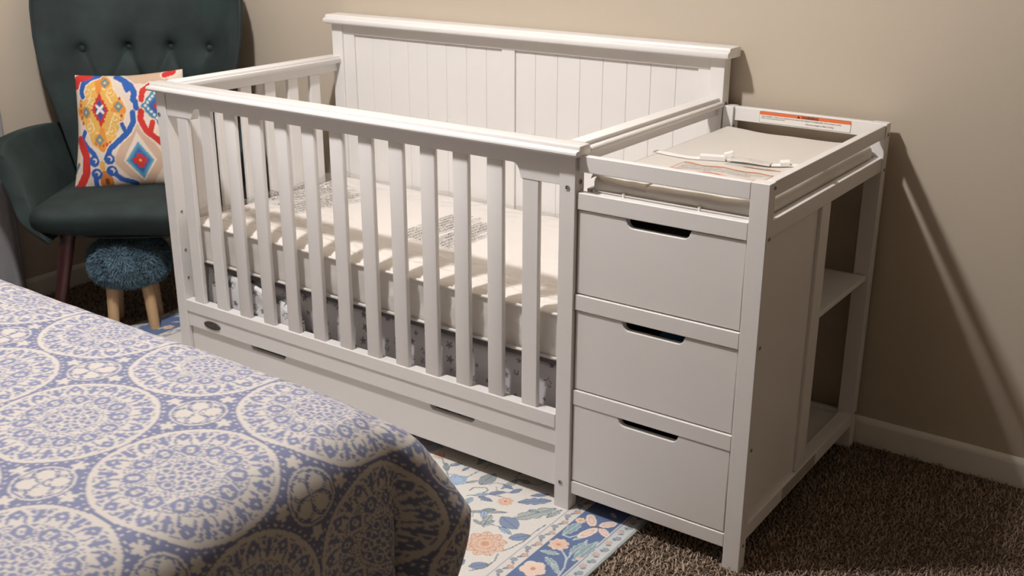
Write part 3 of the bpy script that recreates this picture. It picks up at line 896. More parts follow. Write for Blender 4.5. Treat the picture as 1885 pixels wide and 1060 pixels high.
def paint_rug(x, y):
    P = Paint(x, y, (226, 221, 214))
    # field: scattered flora where the photograph does not show it, the observed motifs where it does
    r_ = np.random.default_rng(11)
    for k in range(800):
        c_ = (r_.uniform(RX0 + .18, 1.37), r_.uniform(RY0 + .2, RY1 - 0.15))
        if c_[0] > 0.93 and c_[1] > -0.36:
            continue
        a_ = r_.uniform(0, 6.28)
        kind = r_.random()
        if kind < 0.55:
            l_ = r_.uniform(0.05, 0.11)
            P.leaf(c_, (c_[0] + l_ * math.cos(a_), c_[1] + l_ * math.sin(a_)), r_.uniform(.25, .5), CG[r_.choice(['g', 'b', 'd', 'g', 'l'])], lobes=int(r_.integers(0, 5)))
        elif kind < 0.72:
            P.stroke([(c_[0] + 0.03 * t * math.cos(a_ + t * 0.6), c_[1] + 0.03 * t * math.sin(a_ + t * 0.6)) for t in range(5)], 0.003, (140, 148, 160))
        else:
            R = r_.uniform(0.014, 0.04)
            P.flower(c_, R, 7, CG['o'] if r_.random() < .6 else CG['l'], (196, 146, 122), (208, 150, 120), rings=2 if R > 0.025 else 1, rot=a_)
    for s in stem:
        P.stroke(s, 0.0034, (132, 140, 150))
    for k, (a, b, wr, cl) in enumerate(leaf):
        P.leaf(a, b, wr, CG[cl], lobes=(4 if np.hypot(b[0] - a[0], b[1] - a[1]) > 0.07 and wr > .3 else 0))
    for (c_, R, k) in flower:
        if k == 'P':
            P.flower(c_, R, 9, CG['P'], (188, 138, 112), (214, 160, 132), rings=4)
        elif k == 'l':
            P.flower(c_, R, 5, CG['l'], (124, 144, 176), (170, 190, 214), rings=2)
        else:
            P.flower(c_, R, 8, CG['o'], (198, 140, 112), (206, 140, 108), rings=2)
    for k in range(70):
        c_ = (r_.uniform(0.95, 1.36), r_.uniform(-0.36, 0.10)); a_ = r_.uniform(0, 6.28)
        if min(np.hypot(c_[0] - q[0][0], c_[1] - q[0][1]) - q[1] for q in flower) < 0.02:
            continue
        if min(min(np.hypot(c_[0] - q[0][0], c_[1] - q[0][1]), np.hypot(c_[0] - q[1][0], c_[1] - q[1][1])) for q in leaf) < 0.022:
            continue
        l_ = r_.uniform(0.022, 0.045)
        P.leaf(c_, (c_[0] + l_ * math.cos(a_), c_[1] + l_ * math.sin(a_)), 0.4, CG[r_.choice(['g', 'b', 'l', 'd'])])
        P.stroke([c_, (c_[0] - 0.02 * math.cos(a_ + .4), c_[1] - 0.02 * math.sin(a_ + .4)), (c_[0] - 0.035 * math.cos(a_ + .9), c_[1] - 0.035 * math.sin(a_ + .9))], 0.0026, (146, 154, 162))
    # border along the right edge (and the same on the far-left end)
    def border(f, sgn, y_, obs):
        # f maps distance from the edge to x
        e = np.abs(x - f)
        P.c[e < 0.180] = lin((224, 219, 213))
        P.c[(e < 0.176) & (e > 0.1735)] = lin((150, 160, 178))
        P.c[(e < 0.1415) & (e > 0.040)] = lin((100, 118, 156))
        P.c[(e < 0.0445) & (e > 0.0405)] = lin((206, 206, 206))
        P.c[(e < 0.040) & (e > 0.008)] = lin((206, 208, 208))
        P.c[e < 0.008] = lin((166, 172, 170))
        for k in range(80):
            yy = RY0 + 0.027 * k
            xx = f - sgn * (0.158 + 0.005 * (-1) ** k)
            P.flower((xx, yy), 0.0085, 5, (214, 178, 164) if k % 2 else (150, 164, 178), (150, 140, 140), (196, 150, 132))
            P.leaf((xx, yy + 0.010), (xx + 0.010 * (-1) ** k, yy + 0.022), 0.5, (160, 170, 172), edge=(132, 142, 152))
            xx = f - sgn * (0.024 + 0.004 * (-1) ** k)
            P.flower((xx, yy + 0.012), 0.0085, 5, (150, 166, 172) if k % 2 else (218, 184, 170), (132, 140, 150), (196, 150, 132))
            P.leaf((xx, yy), (xx + 0.010 * (-1) ** k, yy + 0.008), 0.5, (140, 160, 172), edge=(120, 134, 152))
        r2_ = np.random.default_rng(5)
        for k in range(60):
            yy = RY0 + 0.036 * k
            if obs and yy > -0.27 and yy < 0.03:
                continue
            xx = f - sgn * r2_.uniform(0.055, 0.125)
            if k % 3 == 0:
                P.flower((xx, yy), r2_.uniform(0.015, 0.026), 6, CG['o'], (236, 214, 198), (206, 150, 120))
            else:
                a_ = r2_.uniform(0, 6.28)
                P.leaf((xx, yy), (xx + .045 * math.cos(a_) * 0.5, yy + .06 * math.sin(a_)), .4, (160, 180, 182), edge=(206, 212, 210), lobes=3)
    border(RX1, 1, y, True)
    border(RX0, -1, y, False)
    for s in bstem:
        P.stroke(s, 0.0042, (196, 206, 208))
    for a, b, wr in bleaf:
        P.leaf(a, b, wr, (146, 168, 176), edge=(204, 212, 210), lobes=4)
    for (c_, R, k) in bflower:
        P.flower(c_, R, 8 if k == 'o' else 5, CG[k], (240, 220, 206), (214, 150, 116), rings=2)
    for (c_, rx, ry, an) in (((1.447, -0.006), 0.026, 0.012, -0.9), ((1.488, 0.000), 0.022, 0.012, 0.9), ((1.468, -0.056), 0.030, 0.012, 1.3), ((1.497, -0.033), 0.020, 0.010, -0.6)):
        P.ell(c_, rx, ry, an, (240, 222, 208)); P.ell(c_, rx * 0.72, ry * 0.6, an, (224, 190, 176)); P.ell(c_, rx * 0.45, ry * 0.35, an, (238, 214, 200))
    P.stroke([(1.462, -0.028), (1.484, -0.020)], 0.005, (120, 100, 96))
    return P.c

def grid_obj(name, xs, ys, zf, m, paint, parent=None, extra=None):
    X, Y = np.meshgrid(xs, ys, indexing='ij')
    x, y = X.ravel(), Y.ravel()
    z = zf(x, y)
    nx, ny = len(xs), len(ys)
    i = np.arange(nx - 1)[:, None] * ny + np.arange(ny - 1)[None, :]
    i = i.ravel()
    F = np.stack([i, i + ny, i + ny + 1, i + 1], 1)
    return np.stack([x, y, z], 1), F, paint(x, y)

xs = np.concatenate([np.arange(RX0, -0.2, 0.005), np.arange(-0.2, 0.60, 0.010), np.arange(0.60, 0.90, 0.0035), np.arange(0.90, 1.5540, 0.0021), [RX1]])
ys = np.concatenate([np.arange(RY0, -0.62, 0.012), np.arange(-0.62, -0.42, 0.0035), np.arange(-0.42, 0.10, 0.0021), np.arange(0.10, RY1 - .004, 0.006), [RY1]])
v, f, c = grid_obj('rug', xs, ys, lambda x, y: np.full_like(x, -0.0005), M_RUG, paint_rug)
# thickness: folded-down rim
nx, ny = len(xs), len(ys)
rim = [i * ny for i in range(nx)] + [(nx - 1) * ny + j for j in range(1, ny)] + [i * ny + ny - 1 for i in range(nx - 2, -1, -1)] + [j for j in range(ny - 2, 0, -1)]
rim = np.array(rim)
low = v[rim].copy(); low[:, 2] = -0.0095
nb = len(v)
v = np.vstack([v, low]); c = np.vstack([c, np.tile(lin((166, 172, 170)), (len(rim), 1))])
k = np.arange(len(rim)); k2 = (k + 1) % len(rim)
f = np.vstack([f, np.stack([rim[k], nb + k, nb + k2, rim[k2]], 1)])
tag(mesh_obj('area_rug', v, f, M_RUG, None, colors=c), 'pale floral rug with blue butterfly border under the crib', 'rug')

# ------------------------------------------------------------------ carpet pile (uncountable)
def pile(name, regions, label):
    Vs = []; Fs = []; Cs = []
    base = 0
    for (x0, x1, y0, y1, sp) in regions:
        gx, gy = np.meshgrid(np.arange(x0, x1, sp), np.arange(y0, y1, sp), indexing='ij')
        px = gx.ravel() + rng.uniform(-.5, .5, gx.size) * sp
        py = gy.ravel() + rng.uniform(-.5, .5, gx.size) * sp
        ok = (px < WX1) & (py < WY1 - 0.016) & (px > WX0 + 0.016)
        px, py = px[ok], py[ok]
        n_ = len(px)
        a = rng.uniform(0, 2 * np.pi, n_)
        ln = rng.uniform(0.5, 1.7, n_) * sp
        hh = rng.uniform(0.006, 0.0125, n_)
        rad = sp * rng.uniform(0.26, 0.40, n_)
        patch = 0.5 + 0.5 * vnoise(px * 9, py * 9, 77)
        sh = rng.uniform(0.62, 1.12, n_)
        cA = lin((186, 162, 142)); cB = lin((156, 134, 118))
        cc = (cA[None] * patch[:, None] + cB[None] * (1 - patch[:, None])) * sh[:, None]
        V = np.zeros((n_, 10, 3))
        for k in range(3):
            th = a + 2 * np.pi * k / 3
            V[:, k] = np.stack([px + rad * 0.8 * np.cos(th), py + rad * 0.8 * np.sin(th), np.full(n_, -0.0105)], 1)
            V[:, 3 + k] = np.stack([px + rad * np.cos(th + .5) + ln * 0.35 * np.cos(a), py + rad * np.sin(th + .5) + ln * .35 * np.sin(a), -0.0105 + hh * 0.62], 1)
            V[:, 6 + k] = np.stack([px + rad * .55 * np.cos(th + 1) + ln * 0.85 * np.cos(a + .5), py + rad * .55 * np.sin(th + 1) + ln * .85 * np.sin(a + .5), -0.0105 + hh], 1)
        V[:, 9] = V[:, 6:9].mean(1) + np.stack([ln * .2 * np.cos(a), ln * .2 * np.sin(a), -0.0004 + 0 * a], 1)
        fl = []
        for b0 in (0, 3):
            for k in range(3):
                k2 = (k + 1) % 3
                fl += [(b0 + k, b0 + k2, b0 + 3 + k2), (b0 + k, b0 + 3 + k2, b0 + 3 + k)]
        for k in range(3):
            fl.append((6 + k, 6 + (k + 1) % 3, 9))
        fl = np.array(fl)
        F = (np.arange(n_)[:, None, None] * 10 + fl[None]).reshape(-1, 3) + base
        base += n_ * 10
        Vs.append(V.reshape(-1, 3)); Fs.append(F); Cs.append(np.repeat(cc, 10, axis=0))
    o = mesh_obj(name, np.vstack(Vs), np.vstack(Fs), M_TUFT, None, smooth=True, colors=np.vstack(Cs))
    return tag(o, label, 'carpet', kind='stuff')
pile('carpet_pile', [(1.559, 2.30, -0.32, 0.735, 0.0072), (2.30, 2.60, -0.4, 0.735, 0.009), (1.559, 2.3, -0.62, -0.32, 0.009),
                     (-0.945, -0.446, -0.05, 0.735, 0.0085), (-0.446, 0.0, 0.365, 0.735, 0.0085), (1.395, 1.559, 0.365, 0.735, 0.0065)], 'brown cut-pile carpet covering the bedroom floor')

# ------------------------------------------------------------------ bed with patterned spread
BZ = 0.600
BX0, BX1, BYA, BYB = -0.62, 1.525, -2.27, -0.700     # mattress outline; BYB faces the crib, BX1 is the foot
bed = tag(empty('bed', (0.44, -1.5, -0.01)), 'low bed whose mattress is hidden under a blue medallion bedspread', 'bed')
bm = bmesh.new(); add_box(bm, BX0 + .04, BX1 - .05, BYA + .04, BYB - .05, 0.18, 0.33, 0.01); bm_obj('box_spring', bm, M_MATTFAB, bed, True)
bm = bmesh.new(); add_box(bm, BX0 + .03, BX1 - .045, BYA + .03, BYB - .045, 0.335, 0.582, 0.04, 3); bm_obj('mattress', bm, M_MATTFAB, bed, True)
for (x, y) in ((BX0 + .12, BYA + .12), (BX1 - .14, BYA + .12), (BX0 + .12, BYB - .14), (BX1 - .14, BYB - .14)):
    tube('leg', [(x, y, -0.0105), (x, y, 0.18)], [0.022, 0.03], M_WOODD, bed, 12)

PITCHL = 0.2675
MCX, MCY = 1.1445, -0.7965
def medallion(u_, v_):
    W_ = np.array([193, 186, 179.]); B_ = np.array([116, 121, 150.])
    BD = np.array([106, 111, 140.])
    du = (u_ - MCX) / PITCHL; dv = (v_ - MCY) / PITCHL
    a = (du - np.round(du)) * PITCHL; b = (dv - np.round(dv)) * PITCHL
    rr = np.hypot(a, b); th = np.arctan2(b, a)
    wob = 1 + 0.006 * np.sin(th * 5 + u_ * 9) + 0.005 * np.sin(th * 9 + v_ * 13)
    rr = rr * wob
    white = np.zeros(len(rr), bool)
    R = PITCHL / 2
    # outer ring
    white |= (np.abs(rr - 0.1275) < 0.0040)
    # outer band: blue sprigs and eyed diamonds on a cream ground
    ob = (rr > 0.0905) & (rr < 0.1240)
    NSEC = 24
    k = (th / (2 * np.pi) * NSEC) % 1.0 - 0.5
    par = (np.floor(th / (2 * np.pi) * NSEC) % 2) == 0
    s = (rr - 0.0905) / 0.0335
    fan = 0.62 * np.clip(s - 0.02, 0, 1) ** 0.6 * (0.50 + 0.50 * np.abs(np.cos((s - 0.1) * 10)))
    sprig = par & (np.abs(k) < fan) & (s > 0.04) & (s < 0.90) & ~((np.abs(np.abs(k) - 0.20) < 0.05) & (s > 0.45))
    dm = np.abs(k) * 1.5 + np.abs(s - 0.62) * 1.7
    dia = (~par) & (((dm < 0.66) & (dm > 0.17)) | ((np.abs(k) > 0.40 - 0.25 * s) & (s < 0.5)))
    rim_ = (np.abs(s - 0.97) < 0.05) & (np.abs(k) > 0.3)
    white |= ob & ~(sprig | dia | rim_)
    # thin scalloped ring
    sc = 0.0875 + 0.0022 * np.abs(np.cos(th * 6))
    white |= np.abs(rr - sc) < 0.0014
    # petal band: twelve pointed ovals with square eyes, lace between them
    k = (th / (2 * np.pi) * 12) % 1.0 - 0.5
    s = (rr - 0.0525) / 0.0340
    inb = (s > 0) & (s < 1)
    ovl = (np.abs(k) / 0.46) ** 1.5 + (np.abs(s - .52) / .54) ** 1.5
    white |= inb & (ovl > 0.80) & (ovl < 1.02)
    white |= inb & (ovl > 1.12) & (np.abs(np.sin(s * 11 + (0.5 - np.abs(k)) * 14)) > 0.55)
    ek = np.maximum(np.abs(k) * 1.9, np.abs(s - .52) * 1.15)
    white |= inb & (ek < 0.25) & (ek > 0.10)
    # dotted double ring
    white |= np.abs(rr - 0.0502) < 0.0016
    dot = (np.abs(rr - 0.0462) < 0.0018) & (np.abs((th / (2 * np.pi) * 44) % 1 - .5) < 0.32)
    white |= dot
    white |= np.abs(rr - 0.0425) < 0.0014
    # rosette
    k = (th / (2 * np.pi) * 10) % 1.0 - 0.5
    rk = np.hypot(k * 2 * np.pi / 10 * 0.030, rr - 0.031)
    white |= (rr < 0.042) & (np.abs(rk - 0.0068) < 0.0016)
    white |= (rr < 0.026) & (rr > 0.014) & (np.abs(k) > 0.36)
    white |= (rr < 0.0215) & (np.abs(rr - 0.0125 - 0.004 * np.cos(4 * th)) < 0.0026)
    white |= (rr < 0.0045)
    col_ = np.where(white[:, None], W_, B_)
    # diamonds between the circles
    du2 = du - 0.5; dv2 = dv - 0.5
    a2 = (du2 - np.round(du2)) * PITCHL; b2 = (dv2 - np.round(dv2)) * PITCHL
    out = rr > 0.1318
    wo = np.zeros(len(rr), bool)
    # dots following the circle edge
    nd = 64
    wo |= (np.hypot(rr - 0.1372, (((th / (2 * np.pi) * nd) % 1) - .5) * 2 * np.pi / nd * 0.137) < 0.0022)
    r2_ = np.hypot(a2, b2); t2 = np.arctan2(b2, a2)
    # pointed star with four almond petals inside
    star = np.abs(a2) ** 0.72 + np.abs(b2) ** 0.72
    oval = r2_ / 0.0405
    petal = np.abs(np.sin(2 * t2)) - np.abs(1.0 - 2 * np.clip(oval, 0, 1)) ** 1.6
    lineA = np.abs(petal) < 0.11
    lineB = (petal > 0.22) & (petal < 0.36)
    wo |= (oval < 0.93) & ~lineA & ~lineB
    wo |= (oval > 1.0) & (oval < 1.09)
    for (qx, qy) in ((0.058, 0), (-0.058, 0), (0, 0.058), (0, -0.058)):
        tipd = np.hypot(a2 - qx, b2 - qy)
        tt_ = np.arctan2(b2 - qy, a2 - qx)
        wo |= tipd < 0.0135 * (0.45 + 0.55 * np.abs(np.cos(tt_ * 2.5 + 0.3)))
    col_ = np.where(out[:, None], np.where(wo[:, None], W_, BD), col_)
    return lin(col_)

RF = 0.085                   # edge roll radius
EX = BX1 - RF; EY = BYB - RF
HEM = 0.52                   # fabric length below the edge
def drape(u_, v_):
    """flat cloth coordinates -> draped position over the foot/crib-side corner"""
    du = np.maximum(u_ - EX, 0); dv = np.maximum(v_ - EY, 0)
    s = np.hypot(du, dv)
    ph = np.arctan2(dv, np.maximum(du, 1e-9))
    ph = np.where((dv > 0) & (du <= 0), np.pi / 2, ph)
    arc = np.pi / 2 * RF
    th = np.clip(s / RF, 0, np.pi / 2)
    out = RF * np.sin(th)
    z = BZ - RF * (1 - np.cos(th)) - np.maximum(s - arc, 0)
    drop = np.maximum(s - arc, 0)
    # outward swing and soft folds
    cornr = np.sin(2 * ph) ** 2 * ((du > 0) & (dv > 0))
    fl = np.where(du > 0, v_ * 1.0, u_ * 1.0)
    wav = (0.010 * np.sin(v_ * 17 + 0.9) + 0.006 * np.sin(v_ * 41 + 2.0)) * (du > 0) * (dv <= 0) + (0.008 * np.sin(u_ * 19) + 0.005 * np.sin(u_ * 37 + 1)) * (dv > 0) * (du <= 0)
    out = out + drop * 0.045 + wav * np.clip(drop / 0.15, 0, 1)
    bulge = cornr * np.clip((s - 0.05) / 0.19, 0, 1) ** 0.9 * 0.118 * np.exp(-(np.maximum(drop - 0.09, 0) / 0.26) ** 2)
    crease = -0.062 * np.exp(-((ph - 0.30) / 0.11) ** 2) * np.clip((s - 0.08) / 0.22, 0, 1) ** 1.3 * ((du > 0) & (dv > 0))
    crease2 = -0.04 * np.exp(-((ph - 1.2) / 0.16) ** 2) * np.clip(drop / 0.12, 0, 1) * ((du > 0) & (dv > 0))
    out = out + bulge + crease + crease2
    cx = np.where(du > 0, np.cos(ph), 0.0); cy = np.where(dv > 0, np.sin(ph), 0.0)
    x = np.minimum(u_, EX) + out * cx
    y = np.minimum(v_, EY) + out * cy
    # quilted softness of the top
    z = z + (0.0035 * vnoise(u_ * 7, v_ * 7, 91) + 0.0012 * vnoise(u_ * 28, v_ * 28, 92)) * np.exp(-drop * 10)
    z = z - 0.012 * np.exp(-np.maximum(EX - u_, 0) * 9) - 0.006 * np.exp(-np.maximum(EY - v_, 0) * 9)
    return np.stack([x, y, z], 1)
us = np.concatenate([np.arange(BX0, 0.40, 0.03), np.arange(0.40, 0.75, 0.0045), np.arange(0.75, EX + 0.46, 0.0028), [EX + 0.46]])
vs = np.concatenate([np.arange(BYA, -1.46, 0.02), np.arange(-1.46, EY + 0.20, 0.0028), np.arange(EY + 0.20, EY + HEM, 0.006)])
U, Vv = np.meshgrid(us, vs, indexing='ij')
uu, vv = U.ravel(), Vv.ravel()
v = drape(uu, vv)
v[:, 2] = np.maximum(v[:, 2], 0.012)
ny = len(vs)
i = (np.arange(len(us) - 1)[:, None] * ny + np.arange(ny - 1)[None, :]).ravel()
f = np.stack([i, i + ny, i + ny + 1, i + 1], 1)
sp = mesh_obj('bedspread', v, f, M_SPREAD, None, smooth=True, colors=medallion(uu, vv))
tag(sp, 'blue and cream medallion-print bedspread draped over the foreground bed', 'bedspread')

# ------------------------------------------------------------------ armchair
CHO = np.array([-0.505, 0.275]); CA = math.radians(-52)
CF = np.array([math.cos(CA), math.sin(CA)]); CL = np.array([-CF[1], CF[0]])
def chw(a, b, z):
    a = np.asarray(a, float); b = np.asarray(b, float); z = np.asarray(z, float)
    return np.stack([CHO[0] + a * CL[0] + b * CF[0], CHO[1] + a * CL[1] + b * CF[1], z + 0 * a], -1)
chair = tag(empty('armchair', (CHO[0], CHO[1], -0.008)), 'dark green velvet wingback armchair with a button-tufted back in the corner', 'armchair')
# backrest : front surface + rear surface
NU, NV = 120, 120
BUT = []
for kz, zb in enumerate((1.20, 0.858, 0.69)):
    for j in range(4 if kz % 2 else 3):
        BUT.append(((j - (1.5 if kz % 2 else 1.0)) * 0.145, zb))
def half_w(z):
    return np.interp(z, [0.36, 0.45, 0.60, 0.75, 0.90, 1.02, 1.09, 1.125], [0.235, 0.245, 0.275, 0.310, 0.338, 0.345, 0.325, 0.24])
def back_front(s, z):
    a = s * half_w(z)
    b = -0.175 - 0.16 * np.clip((z - 0.42) / 0.7, 0, 1.2) + 0.13 * np.abs(s) ** 2.6 * np.clip((z - 0.3) / 0.5, 0.3, 1)
    puff = 0.0
    tuft = np.zeros_like(a)
    for (ba, bz) in BUT:
        dd = np.hypot(a - ba, z - bz)
        tuft -= 0.016 * np.exp(-(dd / 0.018) ** 2) + 0.012 * np.exp(-(dd / 0.06) ** 2)
    for (b1, z1) in BUT:
        for (b2, z2) in BUT:
            if 0.05 < abs(z1 - z2) < 0.2 and z1 > z2 and abs(b1 - b2) < 0.1:
                t = np.clip(((a - b1) * (b2 - b1) + (z - z1) * (z2 - z1)) / ((b2 - b1) ** 2 + (z2 - z1) ** 2), 0, 1)
                dd = np.hypot(a - (b1 + t * (b2 - b1)), z - (z1 + t * (z2 - z1)))
                tuft -= 0.006 * np.exp(-(dd / 0.012) ** 2) + 0.006 * np.exp(-(dd / 0.035) ** 2)
    ed = np.clip((1 - np.abs(s)) / 0.12, 0, 1)
    tuft = tuft + 0.012 * ed
    return a, b + tuft
S, Zg = np.meshgrid(np.linspace(-1, 1, NU), np.linspace(0.36, 1.125, NV), indexing='ij')
a, b = back_front(S.ravel(), Zg.ravel())
vf = chw(a, b, Zg.ravel())
ab = S.ravel() * half_w(Zg.ravel())
bb = -0.175 - 0.16 * np.clip((Zg.ravel() - 0.42) / 0.7, 0, 1.2) + 0.13 * np.abs(S.ravel()) ** 2.6 * np.clip((Zg.ravel() - 0.3) / 0.5, 0.3, 1) - 0.055
vb = chw(ab, bb, Zg.ravel())
i = (np.arange(NU - 1)[:, None] * NV + np.arange(NV - 1)[None, :]).ravel()
f1 = np.stack([i, i + NV, i + NV + 1, i + 1], 1)
nb = len(vf)
f2 = f1[:, ::-1] + nb
rim = np.array([k * NV for k in range(NU)] + [(NU - 1) * NV + j for j in range(1, NV)] + [k * NV + NV - 1 for k in range(NU - 2, -1, -1)] + [j for j in range(NV - 2, 0, -1)])
k = np.arange(len(rim)); k2 = (k + 1) % len(rim)
f3 = np.stack([rim[k], nb + rim[k], nb + rim[k2], rim[k2]], 1)
back = mesh_obj('backrest', np.vstack([vf, vb]), np.vstack([f1, f2, f3]), M_VELVET, chair, smooth=True, sharp=60)
# piping round the back
pp = []
for z in np.linspace(0.40, 1.09, 24): pp.append((-1, z))
for s in np.linspace(-1, 1, 24): pp.append((s, 1.125 - 0.0 * s))
for z in np.linspace(1.09, 0.40, 24): pp.append((1, z))
P_ = []
for (s, z) in pp:
    a, b = back_front(np.array([s * 1.0]), np.array([z]))
    P_.append(chw(a, b - 0.004, np.array([z]))[0])
tube('piping', P_, 0.005, M_VELVETD, chair, 8)
for (ba, bz) in [q for q in BUT if q[1] < 1.1]:
    s = np.array([ba / half_w(bz)])
    a, b = back_front(s, np.array([bz]))
    c0 = chw(a, b + 0.006, np.array([bz]))[0]
    bm = bmesh.new()
    bmesh.ops.create_uvsphere(bm, u_segments=14, v_segments=8, radius=0.013, matrix=Matrix.Translation(c0) @ Matrix.Rotation(CA, 4, 'Z') @ Matrix.Diagonal((0.55, 1, 1, 1)))
    bm_obj('button', bm, M_VELVET, back, smooth=True, sharp=180)
# seat
def seat_disp(p, nn, V):
    t = np.clip((p[:, 2] - 0.315) / 0.125, 0, 1)
    # front lower edge curls under; slightly wider toward the front
    p[:, 1] -= np.where(V[:, 1] > 0.5, (1 - t) ** 2 * 0.05, 0)
    p[:, 0] *= 1.0 + 0.07 * V[:, 1] - 0.07 * (1 - t) ** 2
    p[:, 2] += 0.014 * (1 - (p[:, 0] / 0.27) ** 2) * t * (1 - np.abs(2 * V[:, 1] - 1) ** 3) - 0.014 * (p[:, 0] / 0.27) ** 2 * (t < .3) * -1
    p[:, 2] += 0.002 * vnoise(p[:, 0] * 12, p[:, 1] * 12, 15)
    return p
v, f = rbox_data(-0.278, 0.278, -0.225, 0.272, 0.315, 0.435, (0.055, 0.06, 0.052), 44, 44, 16, seat_disp)
mesh_obj('seat', chw(v[:, 0], v[:, 1], v[:, 2]), f, M_VELVET, chair, smooth=True)
tube('piping', [chw(a_, 0.215 - 0.10 * (abs(a_) / 0.25) ** 3, 0.3265 + 0.03 * (abs(a_) / 0.25) ** 4) + 0.0 for a_ in np.linspace(-0.25, 0.25, 30)], 0.005, M_VELVETD, chair, 8)
# arms: curved, flaring wings
def arm(sg):
    nu, nv = 40, 22
    G = np.zeros((nu, nv, 3)); G2 = np.zeros((nu, nv, 3))
    for i in range(nu):
        s = i / (nu - 1)
        bpos = -0.21 + 0.36 * s
        ztop = 0.615 + 0.012 * math.sin(s * 3.1) - 0.0 * s
        flare = 0.055 + 0.065 * s
        for j in range(nv):
            t = j / (nv - 1)
            # round off the front upper corner and swing the front edge forward towards the seat
            bt = bpos + (1 - t) ** 1.4 * 0.115 * s
            rc = 0.07
            zt = ztop - (0.03 * max(0, (s - 0.86) / 0.14) ** 2)
            z = 0.322 + (zt - 0.322) * t
            al = 0.252 + flare * t ** 1.25 - 0.03 * (1 - min(1, t / 0.25)) ** 2
            thk = 0.046 * (1 - (1 - min(1, t / 0.35)) ** 2) + 0.006
            puff = 0.014 * math.sin(math.pi * min(1, max(0, t))) * math.sin(math.pi * s) ** 0.5
            G[i, j] = chw(sg * (al - puff), bt, z)
            G2[i, j] = chw(sg * (al + thk), bt - 0.006, z - 0.004 * t)
    V = np.vstack([G.reshape(-1, 3), G2.reshape(-1, 3)])
    n0 = nu * nv
    i = (np.arange(nu - 1)[:, None] * nv + np.arange(nv - 1)[None, :]).ravel()
    f1 = np.stack([i, i + nv, i + nv + 1, i + 1], 1)
    f2 = f1[:, ::-1] + n0
    rim = np.array([k * nv for k in range(nu)] + [(nu - 1) * nv + j for j in range(1, nv)] + [k * nv + nv - 1 for k in range(nu - 2, -1, -1)] + [j for j in range(nv - 2, 0, -1)])
    k = np.arange(len(rim)); k2 = (k + 1) % len(rim)
    f3 = np.stack([rim[k], n0 + rim[k], n0 + rim[k2], rim[k2]], 1)
    F = np.vstack([f1, f2, f3])
    o = mesh_obj('armrest', V, F, M_VELVET, chair, smooth=False)
    bv = o.modifiers.new('round', 'BEVEL'); bv.width = 0.017; bv.segments = 4; bv.limit_method = 'ANGLE'; bv.angle_limit = math.radians(50)
    for p in o.data.polygons: p.use_smooth = True
    pts = [G2[nu - 1, j] * 0.5 + G[nu - 1, j] * 0.5 + np.array([CF[0], CF[1], 0]) * 0.003 for j in range(0, nv - 2)]
    tube('piping', [G2[nu - 1, j] + np.array([CF[0], CF[1], 0]) * -0.006 for j in range(0, nv - 2)], 0.0045, M_VELVETD, chair, 8)
arm(-1); arm(1)
for (a_, b_, ta, tb) in ((-0.185, 0.195, -0.070, 0.035), (0.185, 0.195, 0.06, 0.035), (-0.17, -0.17, -0.02, -0.03), (0.17, -0.17, 0.02, -0.03)):
    tube('leg', [chw(a_, b_, 0.335), chw(a_ + ta, b_ + tb, -0.009)], [0.025, 0.016], M_MAHOG, chair, 16)

